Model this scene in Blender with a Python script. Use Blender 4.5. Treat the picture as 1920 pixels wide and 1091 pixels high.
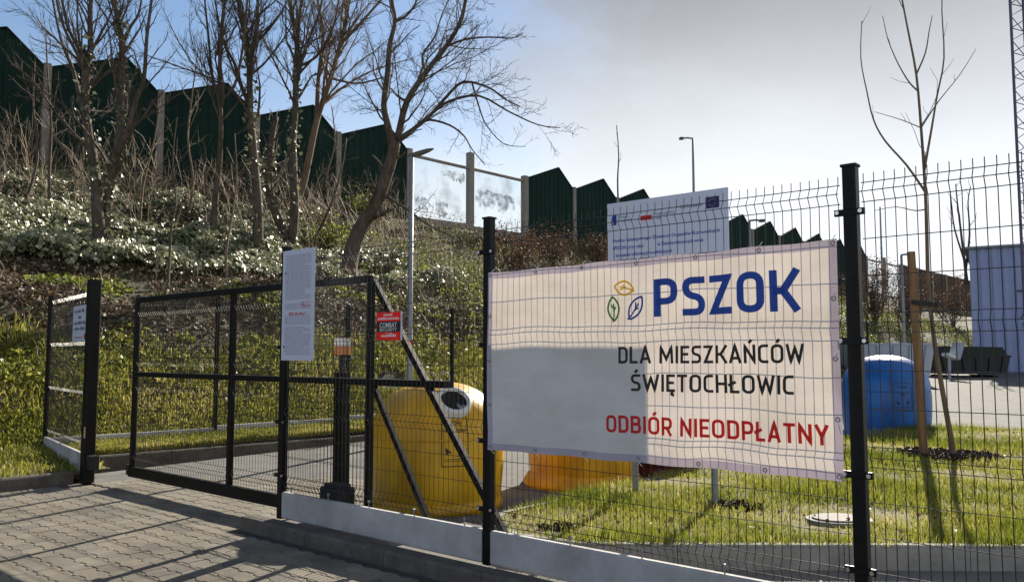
import bpy, bmesh, math, random
import numpy as np
from mathutils import Vector
R = math.radians
random.seed(7)
rng = np.random.default_rng(11)
sc = bpy.context.scene
C = sc.collection
for o in list(bpy.data.objects):
    bpy.data.objects.remove(o)

# ------------------------------------------------------------------ camera, world, sun
EYE = 1.55
FPX = 1550.0
TH = math.atan((665 - 545.5) / FPX)
cd = bpy.data.cameras.new('camera'); cam = bpy.data.objects.new('camera', cd); C.objects.link(cam)
cam.location = (0, 0, EYE); cam.rotation_euler = (math.pi / 2 + TH, 0, 0)
cd.sensor_width = 36; cd.lens = 36 * FPX / 1920; cd.clip_start = .05; cd.clip_end = 3000
sc.camera = cam
SUN_AZ, SUN_EL = R(24.6), R(27.5)
SUN = Vector((math.sin(SUN_AZ) * math.cos(SUN_EL), math.cos(SUN_AZ) * math.cos(SUN_EL), math.sin(SUN_EL)))
sd = bpy.data.lights.new('sun', 'SUN'); so = bpy.data.objects.new('sun', sd); C.objects.link(so)
sd.energy = 5.0; sd.angle = R(.5); sd.color = (1, .91, .77)
so.rotation_euler = SUN.to_track_quat('Z', 'Y').to_euler(); so.location = (10, 20, 40)
sc.view_settings.view_transform = 'Standard'; sc.view_settings.look = 'None'
sc.view_settings.exposure = 1.02; sc.view_settings.gamma = 1

w = bpy.data.worlds.new('World'); sc.world = w; w.use_nodes = True
nt = w.node_tree; N = nt.nodes; L = nt.links; N.clear()
def wn(t, **k):
    n = N.new(t)
    for a, b in k.items(): setattr(n, a, b)
    return n
def wmath(op, a, b=None, clamp=False):
    n = N.new('ShaderNodeMath'); n.operation = op; n.use_clamp = clamp
    for i, v in enumerate((a, b)):
        if v is None: continue
        if isinstance(v, (int, float)): n.inputs[i].default_value = v
        else: L.new(v, n.inputs[i])
    return n.outputs[0]
def wrange(v, a, b):
    n = N.new('ShaderNodeMapRange'); n.interpolation_type = 'SMOOTHSTEP'
    L.new(v, n.inputs[0]); n.inputs[1].default_value = a; n.inputs[2].default_value = b
    return n.outputs[0]
sky = wn('ShaderNodeTexSky', sky_type='NISHITA', sun_disc=False)
sky.sun_elevation = SUN_EL; sky.sun_rotation = SUN_AZ; sky.air_density = 1.0; sky.dust_density = .3; sky.ozone_density = 2.2
tc = wn('ShaderNodeTexCoord'); sp = wn('ShaderNodeSeparateXYZ'); L.new(tc.outputs['Generated'], sp.inputs[0])
zc = wmath('MAXIMUM', sp.outputs[2], .0)
den = wmath('ADD', zc, .35)
cx = wmath('DIVIDE', sp.outputs[0], den); cy = wmath('DIVIDE', sp.outputs[1], den)
cb = wn('ShaderNodeCombineXYZ'); L.new(cx, cb.inputs[0]); L.new(cy, cb.inputs[1])
nz = wn('ShaderNodeTexNoise'); nz.inputs['Scale'].default_value = 1.7; nz.inputs['Detail'].default_value = 7; nz.inputs['Roughness'].default_value = .55
L.new(cb.outputs[0], nz.inputs['Vector'])
nf = nz.outputs['Fac']
# a grey-white veil of high cloud over the whole right (sunward) half of the sky, torn patches on the left
cov = wmath('ADD', wmath('MULTIPLY', sp.outputs[0], 1.7), wmath('MULTIPLY', nf, 1.15))
veil = wrange(cov, .28, .82)
veil = wmath('MULTIPLY', veil, .93)
haze_h = wrange(wmath('ADD', zc, wmath('MULTIPLY', wmath('SUBTRACT', nf, .5), .12)), .46, .16)
haze_low = wrange(wmath('ADD', zc, wmath('MULTIPLY', wmath('SUBTRACT', nf, .5), .30)), .36, .10)
veil = wmath('MAXIMUM', veil, wmath('MULTIPLY', haze_low, .92))
bright = wn('ShaderNodeMixRGB'); bright.inputs[1].default_value = (.158, .16, .165, 1); bright.inputs[2].default_value = (.50, .515, .54, 1)
L.new(haze_h, bright.inputs[0])
b1 = wn('ShaderNodeBackground'); L.new(sky.outputs[0], b1.inputs[0]); b1.inputs[1].default_value = .066
b2 = wn('ShaderNodeBackground'); L.new(bright.outputs[0], b2.inputs[0]); b2.inputs[1].default_value = 1.0
mx = wn('ShaderNodeMixShader'); L.new(veil, mx.inputs[0]); L.new(b1.outputs[0], mx.inputs[1]); L.new(b2.outputs[0], mx.inputs[2])
wo = wn('ShaderNodeOutputWorld'); L.new(mx.outputs[0], wo.inputs[0])

# ------------------------------------------------------------------ layout helpers
CT, ST = math.cos(TH), math.sin(TH)
def at(px, py, Y):
    a = (px - 960) / FPX; b = (545.5 - py) / FPX
    d = Vector((a, CT - b * ST, ST + b * CT)); k = Y / d.y
    return Vector((d.x * k, Y, EYE + d.z * k))
def proj(P):
    P = np.asarray(P, float); x = P[..., 0]; y = P[..., 1]; z = P[..., 2] - EYE
    f = y * CT + z * ST; u = -y * ST + z * CT
    f = np.where(f < .2, 1e-3, f)
    return 960 + FPX * x / f, 545.5 - FPX * u / f, f
def inview(P, m=150):
    x, y, f = proj(P)
    return (f > .3) & (x > -m) & (x < 1920 + m) & (y > -m) & (y < 1091 + m)
# street fence frame: t runs along the fence away to the left, v runs out to the street
P2 = Vector((-.163, 5.88, 0)); D = Vector((-.758, .652, 0)).normalized(); NV = Vector((-D.y, D.x, 0))
if NV.y > 0: NV = -NV                      # towards the street / camera
def F(t, v=0., z=0.): return P2 + D * t + NV * v + Vector((0, 0, z))
# embankment frame: s along the noise barrier, r out from it towards the yard
B0 = Vector((-16.7, 29.0, 0)); E = Vector((.725, .688, 0)).normalized(); M = Vector((E.y, -E.x, 0))
def S(s, r, z=0.): return B0 + E * s + M * r + Vector((0, 0, z))
def sstep(a, b, x):
    t = np.clip((x - a) / (b - a), 0, 1); return t * t * (3 - 2 * t)
def yardz(y): return .02 * np.maximum(0, np.asarray(y, float) - 10)
def wob(s, r, k=1.):
    return (np.sin(s * .9 * k + 1.3 * np.sin(r * .7 * k)) + np.sin(r * 1.3 * k + 2.1 + np.sin(s * .5 * k)) + .6 * np.sin(s * 2.3 * k + r * 1.9 * k)) / 2.6
def foot(s): return 18.9 - 3.5 * sstep(22, 42, s)
def topz(s): return 8.25 - .02 * s
def slopez(s, r):
    s = np.asarray(s, float); r = np.asarray(r, float); rf = foot(s)
    y = 29 + .688 * s - .725 * r
    z0 = .22 + yardz(29 + .688 * s - .725 * rf)
    t = np.clip((rf - r) / (rf - .8), 0, 1); z0 = z0 - np.clip(r - rf, 0, 5) * .6
    f = t + .05 * np.sin(t * 6.28)
    return z0 + (topz(s) - z0) * f + .16 * wob(s, r) * np.clip(t * 5, 0, 1) * np.clip((1 - t) * 6, 0, 1)
def sr(P):
    d = np.asarray(P)[..., :2] - np.array([B0.x, B0.y])
    return d @ np.array([E.x, E.y]), d @ np.array([M.x, M.y])
def hit(px, py):
    for Y in np.arange(10, 90, .1):
        p = at(px, py, Y); s, r = sr(np.array(p))
        if r < foot(s) and p.z <= slopez(s, r): return p
    return at(px, py, 25)

# ------------------------------------------------------------------ materials
MAT = {}
def mat(name, c, rough=.7, metal=0., c2=None, scale=6., bump=0., bscale=40., spec=.5, rnd=False, c3=None, transl=0., coord='Object', stretch=None, detail=5):
    if name in MAT: return MAT[name]
    m = bpy.data.materials.new(name); m.use_nodes = True; t = m.node_tree; b = t.nodes['Principled BSDF']
    b.inputs['Roughness'].default_value = rough; b.inputs['Metallic'].default_value = metal
    b.inputs['Specular IOR Level'].default_value = spec
    col = lambda x: (x[0], x[1], x[2], 1)
    b.inputs['Base Color'].default_value = col(c)
    if coord == 'World': src = t.nodes.new('ShaderNodeNewGeometry').outputs['Position']
    else: tcn = t.nodes.new('ShaderNodeTexCoord'); src = tcn.outputs[coord]
    if stretch:
        mp = t.nodes.new('ShaderNodeMapping'); mp.inputs['Scale'].default_value = stretch; t.links.new(src, mp.inputs[0]); src = mp.outputs[0]
    out = None
    if rnd:
        at_ = t.nodes.new('ShaderNodeAttribute'); at_.attribute_name = 'rnd'; fac = at_.outputs['Fac']
    elif c2 is not None:
        n = t.nodes.new('ShaderNodeTexNoise'); n.inputs['Scale'].default_value = scale; n.inputs['Detail'].default_value = detail; n.inputs['Roughness'].default_value = .65
        t.links.new(src, n.inputs['Vector']); fac = n.outputs['Fac']
    else: fac = None
    if fac is not None:
        rp = t.nodes.new('ShaderNodeValToRGB'); e = rp.color_ramp.elements
        lo, hi = (0., 1.) if rnd else (.33, .67)
        e[0].position = lo; e[0].color = col(c); e[1].position = hi; e[1].color = col(c2 or c)
        if c3 is not None:
            x = e.new((lo + hi) / 2 + (.1 if rnd else 0)); x.color = col(c3)
        t.links.new(fac, rp.inputs[0]); t.links.new(rp.outputs[0], b.inputs['Base Color']); out = rp.outputs[0]
    if bump:
        n2 = t.nodes.new('ShaderNodeTexNoise'); n2.inputs['Scale'].default_value = bscale; n2.inputs['Detail'].default_value = 6
        t.links.new(src, n2.inputs['Vector'])
        bp = t.nodes.new('ShaderNodeBump'); bp.inputs['Strength'].default_value = bump; bp.inputs['Distance'].default_value = .02
        t.links.new(n2.outputs['Fac'], bp.inputs['Height']); t.links.new(bp.outputs[0], b.inputs['Normal'])
    if transl:
        tr = t.nodes.new('ShaderNodeBsdfTranslucent')
        if out is not None: t.links.new(out, tr.inputs[0])
        else: tr.inputs[0].default_value = col(c)
        ms = t.nodes.new('ShaderNodeMixShader'); ms.inputs[0].default_value = transl
        t.links.new(b.outputs[0], ms.inputs[1]); t.links.new(tr.outputs[0], ms.inputs[2])
        t.links.new(ms.outputs[0], t.nodes['Material Output'].inputs[0])
    MAT[name] = m; return m

M_steel = mat('graphite_painted_steel', (.004, .0042, .005), .45, 0, (.008, .0085, .0095), 9, .05, 120, spec=.18)
M_wire = mat('graphite_coated_wire', (.010, .0105, .012), .3)
M_galv = mat('galvanised_steel', (.22, .24, .26), .55, .3, (.30, .32, .34), 14)
M_screw = mat('bright_screw', (.6, .6, .6), .25, 1)
M_plinth = mat('pale_concrete_plinth', (.33, .32, .31), .85, 0, (.56, .56, .56), 2.2, .35, 60, coord='World', detail=12)
M_kerb = mat('shade_darkened_brown_kerb', (.075, .066, .055), .9, 0, (.15, .135, .115), 5, .4, 50)  # brown concrete, darkened so its colour carries the shade on the street kerb
M_kerb2 = mat('grey_lawn_kerb', (.22, .22, .21), .9, 0, (.34, .33, .31), 5, .4, 50)
M_paver = mat('grey_concrete_paver', (.115, .102, .08), .82, 0, (.24, .218, .175), 1.6, .5, 120, coord='World', detail=12)
M_paver2 = mat('warm_concrete_paver', (.135, .116, .088), .82, 0, (.265, .235, .182), 1.6, .5, 120, coord='World', detail=12)
M_paver3 = mat('dull_concrete_paver', (.095, .088, .073), .85, 0, (.195, .178, .148), 1.6, .5, 120, coord='World', detail=12)
M_sand = mat('joint_sand', (.05, .047, .042), .95, 0, (.09, .085, .075), 30, .3, 90)
M_yard = mat('pale_yard_paving', (.145, .145, .142), .9, 0, (.205, .20, .19), 3, .2, 80, spec=.1)
M_soil = mat('brown_soil', (.03, .024, .014), .95, 0, (.085, .07, .04), 2.2, .8, 9, c3=(.045, .055, .018))
M_turf = mat('turf_base', (.07, .07, .02), .95, 0, (.17, .14, .05), 3, .5, 20)
M_far = mat('far_ground', (.10, .10, .06), .95, 0, (.16, .14, .09), .05)
M_grass = mat('grass_blades', (.07, .10, .012), .5, 0, (.50, .43, .16), rnd=True, c3=(.25, .27, .03), transl=.5)
M_rough = mat('rough_grass_blades', (.09, .11, .015), .55, 0, (.60, .50, .20), rnd=True, c3=(.33, .33, .045), transl=.5)
M_ivy = mat('glossy_ivy_leaf', (.04, .055, .022), .48, 0, (.50, .49, .36), rnd=True, c3=(.34, .36, .21), spec=1.0, transl=.25)
M_litter = mat('dead_leaf', (.05, .032, .018), .6, 0, (.33, .25, .165), rnd=True, c3=(.14, .098, .058), transl=.15)
M_olive = mat('olive_leaf', (.035, .05, .012), .5, 0, (.40, .38, .09), rnd=True, c3=(.18, .22, .04), transl=.45)
M_brown = mat('brown_dry_leaf', (.05, .022, .012), .65, 0, (.20, .12, .06), rnd=True, c3=(.11, .055, .03), transl=.25)
M_twig = mat('dry_twig', (.08, .055, .035), .7, 0, (.42, .33, .22), rnd=True, c3=(.2, .145, .09))
M_bark = mat('grey_brown_bark', (.055, .042, .032), .9, 0, (.14, .11, .085), 12, .7, 60, stretch=(1, 1, .25))
M_bark2 = mat('pale_bark', (.12, .085, .055), .85, 0, (.22, .16, .11), 12, .5, 60, stretch=(1, 1, .25))
M_timber = mat('weathered_timber', (.16, .085, .04), .8, 0, (.30, .18, .09), 14, .4, 60, stretch=(1, 1, .1))
M_green = mat('dark_green_cladding', (.006, .024, .020), .75, 0, (.011, .036, .028), .5, .1, 8, spec=.15)
M_rust = mat('brown_overgrown_cladding', (.045, .028, .02), .8, 0, (.09, .055, .035), 1.2, .5, 6)
M_concrete = mat('barrier_concrete', (.22, .20, .18), .85, 0, (.32, .29, .26), 3, .3, 20)
M_sign = mat('white_sign_sheet', (.60, .65, .80), .5)
M_ink = mat('black_print', (.02, .02, .022), .6)
M_greyink = mat('grey_print', (.16, .17, .20), .6)
M_paleink = mat('pale_grey_print', (.28, .29, .36), .6)
M_redink = mat('red_print', (.70, .025, .025), .6, transl=.3)
M_blueink = mat('blue_print', (.02, .075, .42), .6, transl=.35)
M_navy = mat('navy_flag_print', (.012, .02, .13), .6)
M_yellowink = mat('yellow_print', (.9, .6, .03), .6, transl=.4)
M_greenink = mat('green_print', (.06, .28, .03), .6, transl=.35)
M_tie = mat('black_rubber_strap', (.012, .012, .012), .7)
M_mulch = mat('dark_mulch', (.03, .02, .013), .95, 0, (.07, .045, .03), 12, .8, 30)
M_slab = mat('pale_concrete_cover', (.20, .195, .18), .85, 0, (.28, .27, .25), 5, .3, 40)
def plastic(n, c, c2): return mat(n, tuple(x * .6 for x in c), .38, 0, c2, 2.6, .12, 14, spec=.45, detail=12, stretch=(1, 1, .45))
M_yel = plastic('yellow_plastic', (.76, .41, .006), (.82, .47, .010))
M_ora = plastic('orange_plastic', (.78, .36, .008), (.82, .42, .012))
M_brn = plastic('dark_red_plastic', (.10, .012, .012), (.13, .018, .016))
M_blu = plastic('blue_plastic', (.010, .13, .46), (.014, .16, .52))
M_whp = mat('white_plastic', (.75, .75, .73), .4)
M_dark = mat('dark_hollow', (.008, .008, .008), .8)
M_orl = mat('orange_lens', (.55, .2, .06), .4)
M_cladd = mat('pale_blue_sheet_metal', (.29, .35, .58), .5, 0, (.35, .42, .64), .8)
M_dkblue = mat('dark_steel_container', (.012, .014, .018), .55)
M_skipg = mat('pale_painted_skip', (.35, .39, .47), .55, 0, (.42, .46, .52), 1.5)
M_canvas = mat('dark_green_tarpaulin', (.006, .018, .011), .6)
M_lamp = mat('lamp_head_grey', (.10, .10, .105), .45)
M_mastp = mat('violet_grey_mast_paint', (.10, .08, .14), .5)

def glass_mat():
    m = bpy.data.materials.new('clear_acrylic_with_smears'); m.use_nodes = True; t = m.node_tree; n = t.nodes
    b = n['Principled BSDF']; b.inputs['Base Color'].default_value = (.55, .55, .52, 1); b.inputs['Roughness'].default_value = .5
    tr = n.new('ShaderNodeBsdfTransparent'); tr.inputs[0].default_value = (.97, .98, .97, 1)
    tcn = n.new('ShaderNodeTexCoord'); nz_ = n.new('ShaderNodeTexNoise'); nz_.inputs['Scale'].default_value = .8; nz_.inputs['Detail'].default_value = 6
    t.links.new(tcn.outputs['Object'], nz_.inputs['Vector'])
    rp = n.new('ShaderNodeValToRGB'); rp.color_ramp.elements[0].position = .52; rp.color_ramp.elements[0].color = (.02, .02, .02, 1)
    rp.color_ramp.elements[1].position = .75; rp.color_ramp.elements[1].color = (.35, .35, .35, 1)
    t.links.new(nz_.outputs['Fac'], rp.inputs[0])
    ms = n.new('ShaderNodeMixShader'); t.links.new(rp.outputs[0], ms.inputs[0]); t.links.new(tr.outputs[0], ms.inputs[1]); t.links.new(b.outputs[0], ms.inputs[2])
    t.links.new(ms.outputs[0], n['Material Output'].inputs[0]); return m
M_acryl = glass_mat()
def cloth_mat(name, c, tr_):
    m = bpy.data.materials.new(name); m.use_nodes = True; t = m.node_tree; n = t.nodes
    b = n['Principled BSDF']; b.inputs['Base Color'].default_value = (*c, 1); b.inputs['Roughness'].default_value = .45
    b.inputs['Specular IOR Level'].default_value = .3
    tl = n.new('ShaderNodeBsdfTranslucent'); tl.inputs[0].default_value = (*tr_, 1)
    ms = n.new('ShaderNodeMixShader'); ms.inputs[0].default_value = .38
    gp_ = n.new('ShaderNodeNewGeometry'); nz1 = n.new('ShaderNodeTexNoise'); nz1.inputs['Scale'].default_value = 2.2; nz1.inputs['Detail'].default_value = 9; nz1.inputs['Roughness'].default_value = .6
    mp_ = n.new('ShaderNodeMapping'); mp_.inputs['Scale'].default_value = (1, 1, 2.2); t.links.new(gp_.outputs['Position'], mp_.inputs[0]); t.links.new(mp_.outputs[0], nz1.inputs['Vector'])
    bp = n.new('ShaderNodeBump'); bp.inputs['Strength'].default_value = .35; bp.inputs['Distance'].default_value = .03; t.links.new(nz1.outputs['Fac'], bp.inputs['Height'])
    t.links.new(bp.outputs[0], b.inputs['Normal']); t.links.new(bp.outputs[0], tl.inputs['Normal'])
    for node, base in ((b, c), (tl, tr_)):
        rp = n.new('ShaderNodeValToRGB'); rp.color_ramp.elements[0].position = .3; rp.color_ramp.elements[0].color = (base[0] * .84, base[1] * .83, base[2] * .80, 1)
        rp.color_ramp.elements[1].position = .6; rp.color_ramp.elements[1].color = (*base, 1); t.links.new(nz1.outputs['Fac'], rp.inputs[0]); t.links.new(rp.outputs[0], node.inputs[0])
    t.links.new(b.outputs[0], ms.inputs[1]); t.links.new(tl.outputs[0], ms.inputs[2]); t.links.new(ms.outputs[0], n['Material Output'].inputs[0]); return m
M_banner = cloth_mat('white_banner_vinyl', (.86, .92, 1.0), (.47, .39, .31))
M_hem = cloth_mat('doubled_banner_hem', (.62, .60, .78), (.25, .2, .2))

# ------------------------------------------------------------------ mesh helpers
ORG = {}
class MB:
    def __init__(s): s.v = []; s.f = []
    def add(s, vs, fs):
        o = len(s.v); s.v += [tuple(v) for v in vs]; s.f += [tuple(i + o for i in f) for f in fs]; return s
    def box(s, c, ax, ay, az):          # centre + half axes
        c = Vector(c); ax, ay, az = Vector(ax), Vector(ay), Vector(az)
        vs = [c + ax * i + ay * j + az * k for i in (-1, 1) for j in (-1, 1) for k in (-1, 1)]
        return s.add(vs, [(0, 1, 3, 2), (4, 6, 7, 5), (0, 4, 5, 1), (2, 3, 7, 6), (0, 2, 6, 4), (1, 5, 7, 3)])
    def bar(s, a, b, w1, w2, side=None):   # box beam from a to b, width along side vector and the other
        a, b = Vector(a), Vector(b); d = (b - a); u = d.normalized()
        sd_ = Vector(side) if side is not None else (Vector((0, 0, 1)) if abs(u.z) < .9 else D)
        sd_ = (sd_ - u * sd_.dot(u)).normalized(); q = u.cross(sd_)
        return s.box((a + b) / 2, d / 2, sd_ * w1 / 2, q * w2 / 2)
    def bbar(s, a, b, w1, w2, side=None, bev=.004):   # bevelled beam (8-sided section)
        a, b = Vector(a), Vector(b); u = (b - a).normalized()
        sd_ = Vector(side) if side is not None else (Vector((0, 0, 1)) if abs(u.z) < .9 else D)
        sd_ = (sd_ - u * sd_.dot(u)).normalized(); q = u.cross(sd_); x, y = w1 / 2, w2 / 2
        ring = [(x, y - bev), (x - bev, y), (-x + bev, y), (-x, y - bev), (-x, -y + bev), (-x + bev, -y), (x - bev, -y), (x, -y + bev)]
        vs = [p + sd_ * i + q * j for p in (a, b) for i, j in ring]
        fs = [(i, (i + 1) % 8, 8 + (i + 1) % 8, 8 + i) for i in range(8)] + [tuple(range(7, -1, -1)), tuple(range(8, 16))]
        return s.add(vs, fs)
    def tube(s, pts, rad, n=6, cap=True):
        pts = [Vector(p) for p in pts]; k = len(pts)
        if not hasattr(rad, '__len__'): rad = [rad] * k
        vs = []; ref = None
        for i, p in enumerate(pts):
            t = (pts[min(i + 1, k - 1)] - pts[max(i - 1, 0)]).normalized()
            if ref is None: ref = t.orthogonal().normalized()
            ref = (ref - t * ref.dot(t))
            ref = ref.normalized() if ref.length > 1e-6 else t.orthogonal().normalized()
            q = t.cross(ref)
            for j in range(n):
                a = 2 * math.pi * j / n; vs.append(p + (ref * math.cos(a) + q * math.sin(a)) * rad[i])
        fs = [(i * n + j, i * n + (j + 1) % n, (i + 1) * n + (j + 1) % n, (i + 1) * n + j) for i in range(k - 1) for j in range(n)]
        if cap: fs += [tuple(range(n - 1, -1, -1)), tuple(range((k - 1) * n, k * n))]
        return s.add(vs, fs)
    def prism(s, poly, zv):             # poly: list of Vectors (ccw), zv extrusion vector
        k = len(poly); zv = Vector(zv); vs = [Vector(p) for p in poly] + [Vector(p) + zv for p in poly]
        return s.add(vs, [tuple(range(k - 1, -1, -1)), tuple(range(k, 2 * k))] + [(i, (i + 1) % k, k + (i + 1) % k, k + i) for i in range(k)])
    def build(s, name, m, parent=None, smooth=False, org=None):
        if parent is not None: o0 = Vector(ORG.get(parent.name, (0, 0, 0)))
        else: o0 = Vector(org) if org is not None else Vector((0, 0, 0))
        me = bpy.data.meshes.new(name); me.from_pydata([(v[0] - o0.x, v[1] - o0.y, v[2] - o0.z) for v in s.v], [], s.f)
        if smooth: me.polygons.foreach_set('use_smooth', [True] * len(me.polygons))
        me.materials.append(m)
        o = bpy.data.objects.new(name, me); C.objects.link(o)
        if parent is not None: o.parent = parent
        else: o.location = o0
        ORG[o.name] = tuple(o0); return o
def tag(o, label, cat, group=None):
    o['label'] = label; o['category'] = cat
    if group: o['group'] = group
    return o
def thing(name, loc, label, cat, group=None):
    o = bpy.data.objects.new(name, None); C.objects.link(o); o.location = loc; o.empty_display_size = .2
    ORG[o.name] = tuple(loc); return tag(o, label, cat, group)
def struct(o, kind='structure'): o['kind'] = kind; return o
def npmesh(name, V, Fc, m, rnd=None, parent=None, smooth=False):
    V = np.asarray(V, np.float32); Fc = np.asarray(Fc, np.int32)
    if parent is not None: V = V - np.array(ORG[parent.name], np.float32)
    me = bpy.data.meshes.new(name); k = Fc.shape[1]
    me.vertices.add(len(V)); me.vertices.foreach_set('co', V.ravel())
    me.loops.add(Fc.size); me.loops.foreach_set('vertex_index', Fc.ravel())
    me.polygons.add(len(Fc)); me.polygons.foreach_set('loop_start', np.arange(0, Fc.size, k, dtype=np.int32))
    me.update(calc_edges=True)
    if smooth: me.polygons.foreach_set('use_smooth', np.ones(len(Fc), bool))
    if rnd is not None:
        a = me.attributes.new('rnd', 'FLOAT', 'POINT'); a.data.foreach_set('value', np.asarray(rnd, np.float32))
    me.materials.append(m); o = bpy.data.objects.new(name, me); C.objects.link(o)
    if parent is not None: o.parent = parent; ORG[o.name] = ORG[parent.name]
    return o
def unit(v): return v / np.maximum(np.linalg.norm(v, axis=1, keepdims=True), 1e-6)
def leaves(name, P, size, m, up=.5, asp=.75, parent=None, rnd=None, bias=None):
    n = len(P); nrm = rng.normal(size=(n, 3)); nrm[:, 2] += up * 2.5
    if bias is not None: nrm = nrm * .75 + np.array([bias])
    nrm = unit(nrm)
    a = unit(np.cross(nrm, rng.normal(size=(n, 3)))); b = np.cross(nrm, a); sz = size[:, None]
    fold = nrm * sz * rng.uniform(-.15, .3, (n, 1))
    V = np.stack([P - a * sz * .5, P + b * sz * asp * .5 + fold - a * sz * .1, P + a * sz * .5, P - b * sz * asp * .5 + fold - a * sz * .1], 1).reshape(-1, 3)
    Fq = np.arange(4 * n).reshape(n, 4)
    Ft = np.concatenate([Fq[:, [0, 1, 2]], Fq[:, [0, 2, 3]]])
    rv = rng.random(n) if rnd is None else rnd
    return npmesh(name, V, Ft, m, np.repeat(rv, 4), parent)
def blades(name, P, h, m, wd=.006, lean=.45, parent=None, mean=.5):
    n = len(P); an = rng.random(n) * 6.283; d = np.stack([np.cos(an), np.sin(an), np.zeros(n)], 1)
    an2 = rng.random(n) * 6.283; q = np.stack([np.cos(an2), np.sin(an2), np.zeros(n)], 1) * wd * rng.uniform(.6, 1.4, (n, 1))
    H = h[:, None]; ln = rng.uniform(.1, 1, (n, 1)) * lean
    up = np.array([[0, 0, 1.]])
    V = np.stack([P - q, P + q, P + up * H * .6 + d * H * ln * .3 + q * .7, P + up * H * .6 + d * H * ln * .3 - q * .7, P + up * H * (1 - .3 * ln) + d * H * ln], 1).reshape(-1, 3)
    b = np.arange(n)[:, None] * 5
    Ft = np.concatenate([b + np.array([[0, 1, 2]]), b + np.array([[0, 2, 3]]), b + np.array([[3, 2, 4]])])
    return npmesh(name, V, Ft, m, np.repeat(np.clip(rng.normal(0, .2, n) + mean, 0, 1), 5), parent)
def grid(name, fn, us, vs, m):
    U, V = np.meshgrid(us, vs, indexing='ij'); P = fn(U, V).reshape(-1, 3); a, b = len(us), len(vs)
    i = np.arange(a * b).reshape(a, b)
    Fq = np.stack([i[:-1, :-1], i[1:, :-1], i[1:, 1:], i[:-1, 1:]], -1).reshape(-1, 4)
    return npmesh(name, P, Fq, m, smooth=True)
def srxyz(s, r, z):
    return np.stack([B0.x + E.x * s + M.x * r, B0.y + E.y * s + M.y * r, z], -1)
def vcols(z): return z

# ------------------------------------------------------------------ ground
g = MB().add([(-900, -600, -.35), (1500, -600, -.35), (1500, 1900, -.35), (-900, 1900, -.35)], [(0, 1, 2, 3)]).build('ground', M_far); struct(g)
emb = grid('embankment', lambda s, r: srxyz(s, r, slopez(s, r) + .0), np.concatenate([np.arange(-45, 30, .5), np.arange(30, 230, 3.)]),
           np.concatenate([np.arange(21, -2, -.45), np.array([-10, -80.])]), M_soil); struct(emb)
# yard paving inside the fence: sloping gently up to the back
def yard_fn(x, y): return np.stack([x, y, yardz(y)], -1)
# yard as a fan of strips: bounded by the fence line in front and the slope foot behind
yv = []; yf = []
ts = np.linspace(7.2, -60, 60)
for t in ts:
    a = F(t, -.55 if t < 7 else -.2); yv.append((a.x, a.y, float(yardz(a.y))))
for j, t in enumerate(ts):
    pass
rows = 26
V = []; a = len(ts)
for i, t in enumerate(ts):
    p = F(t, -.02)
    for k in range(rows):
        q = p - NV * (55 * (k / (rows - 1)) ** 1.5)
        V.append((q.x, q.y, float(yardz(q.y)) + .002))
idx = np.arange(a * rows).reshape(a, rows)
Fq = np.stack([idx[:-1, :-1], idx[:-1, 1:], idx[1:, 1:], idx[1:, :-1]], -1).reshape(-1, 4)
# drop the faces that lie well under the embankment
Va = np.array(V); cen = Va[Fq].mean(1); s_, r_ = sr(cen)
yard = npmesh('yard_pavement', Va, Fq[r_ > foot(s_) - 2.5], M_yard); struct(yard)
yt = M_yard.node_tree; bk = yt.nodes.new('ShaderNodeTexBrick'); bk.inputs['Scale'].default_value = 1; bk.inputs['Brick Width'].default_value = .2; bk.inputs['Row Height'].default_value = .165; bk.inputs['Mortar Size'].default_value = .006
mp = yt.nodes.new('ShaderNodeMapping'); mp.inputs['Rotation'].default_value = (0, 0, -math.atan2(D.y, D.x)); tcy = yt.nodes.new('ShaderNodeTexCoord')
yt.links.new(tcy.outputs['Object'], mp.inputs[0]); yt.links.new(mp.outputs[0], bk.inputs['Vector'])
by = yt.nodes.new('ShaderNodeBump'); by.inputs['Strength'].default_value = .5; by.inputs['Distance'].default_value = .006; by.invert = True
yt.links.new(bk.outputs['Fac'], by.inputs['Height']); yt.links.new(by.outputs[0], yt.nodes['Principled BSDF'].inputs['Normal'])

# street pavement of wavy interlocking blocks
LB, WB = .2, .165
st = MB().add([F(6.75, -.02, -.016), F(6.75, 9, -.016), F(-9, 9, -.016), F(-9, -.02, -.016)], [(0, 1, 2, 3)]).build('street_pavement', M_sand); struct(st)
wave = [(0, 0), (.045, 0), (.07, .022), (.13, .022), (.155, 0)]
def paver_mesh(mb, o, ux, uy, g_=.003, bev=.005, h=.03, dz=0., tilt=(0, 0)):
    gu = .0008
    low = [(u + (gu if u == 0 else 0), v + g_) for u, v in wave] + [(LB - gu, g_)]
    high = [(LB - gu, WB - g_)] + [(u + (gu if u == 0 else 0), v + WB - g_) for u, v in wave[::-1]]
    pl = low + high; k = len(pl)
    cxm = LB / 2; cym = WB / 2 + .01
    def pt(u, v, z): return o + ux * u + uy * v + Vector((0, 0, z + dz + tilt[0] * (u - cxm) + tilt[1] * (v - cym)))
    ins = []
    for i, (u, v) in enumerate(pl):
        uu = min(max(u, .002), LB - .002); vv = v + bev if i < len(low) else v - bev
        ins.append((uu, vv))
    vs = [pt(u, v, -h) for u, v in pl] + [pt(u, v, -.005) for u, v in pl] + [pt(u, v, 0) for u, v in ins]
    fs = []
    for i in range(k):
        j = (i + 1) % k; fs += [(i, j, k + j, k + i), (k + i, k + j, 2 * k + j, 2 * k + i)]
    n = len(low)
    for i in range(n - 1): fs.append((2 * k + i, 2 * k + i + 1, 2 * k + k - 2 - i, 2 * k + k - 1 - i))
    mb.add(vs, fs)
ux = -D; uy = NV
pmesh = []
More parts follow.
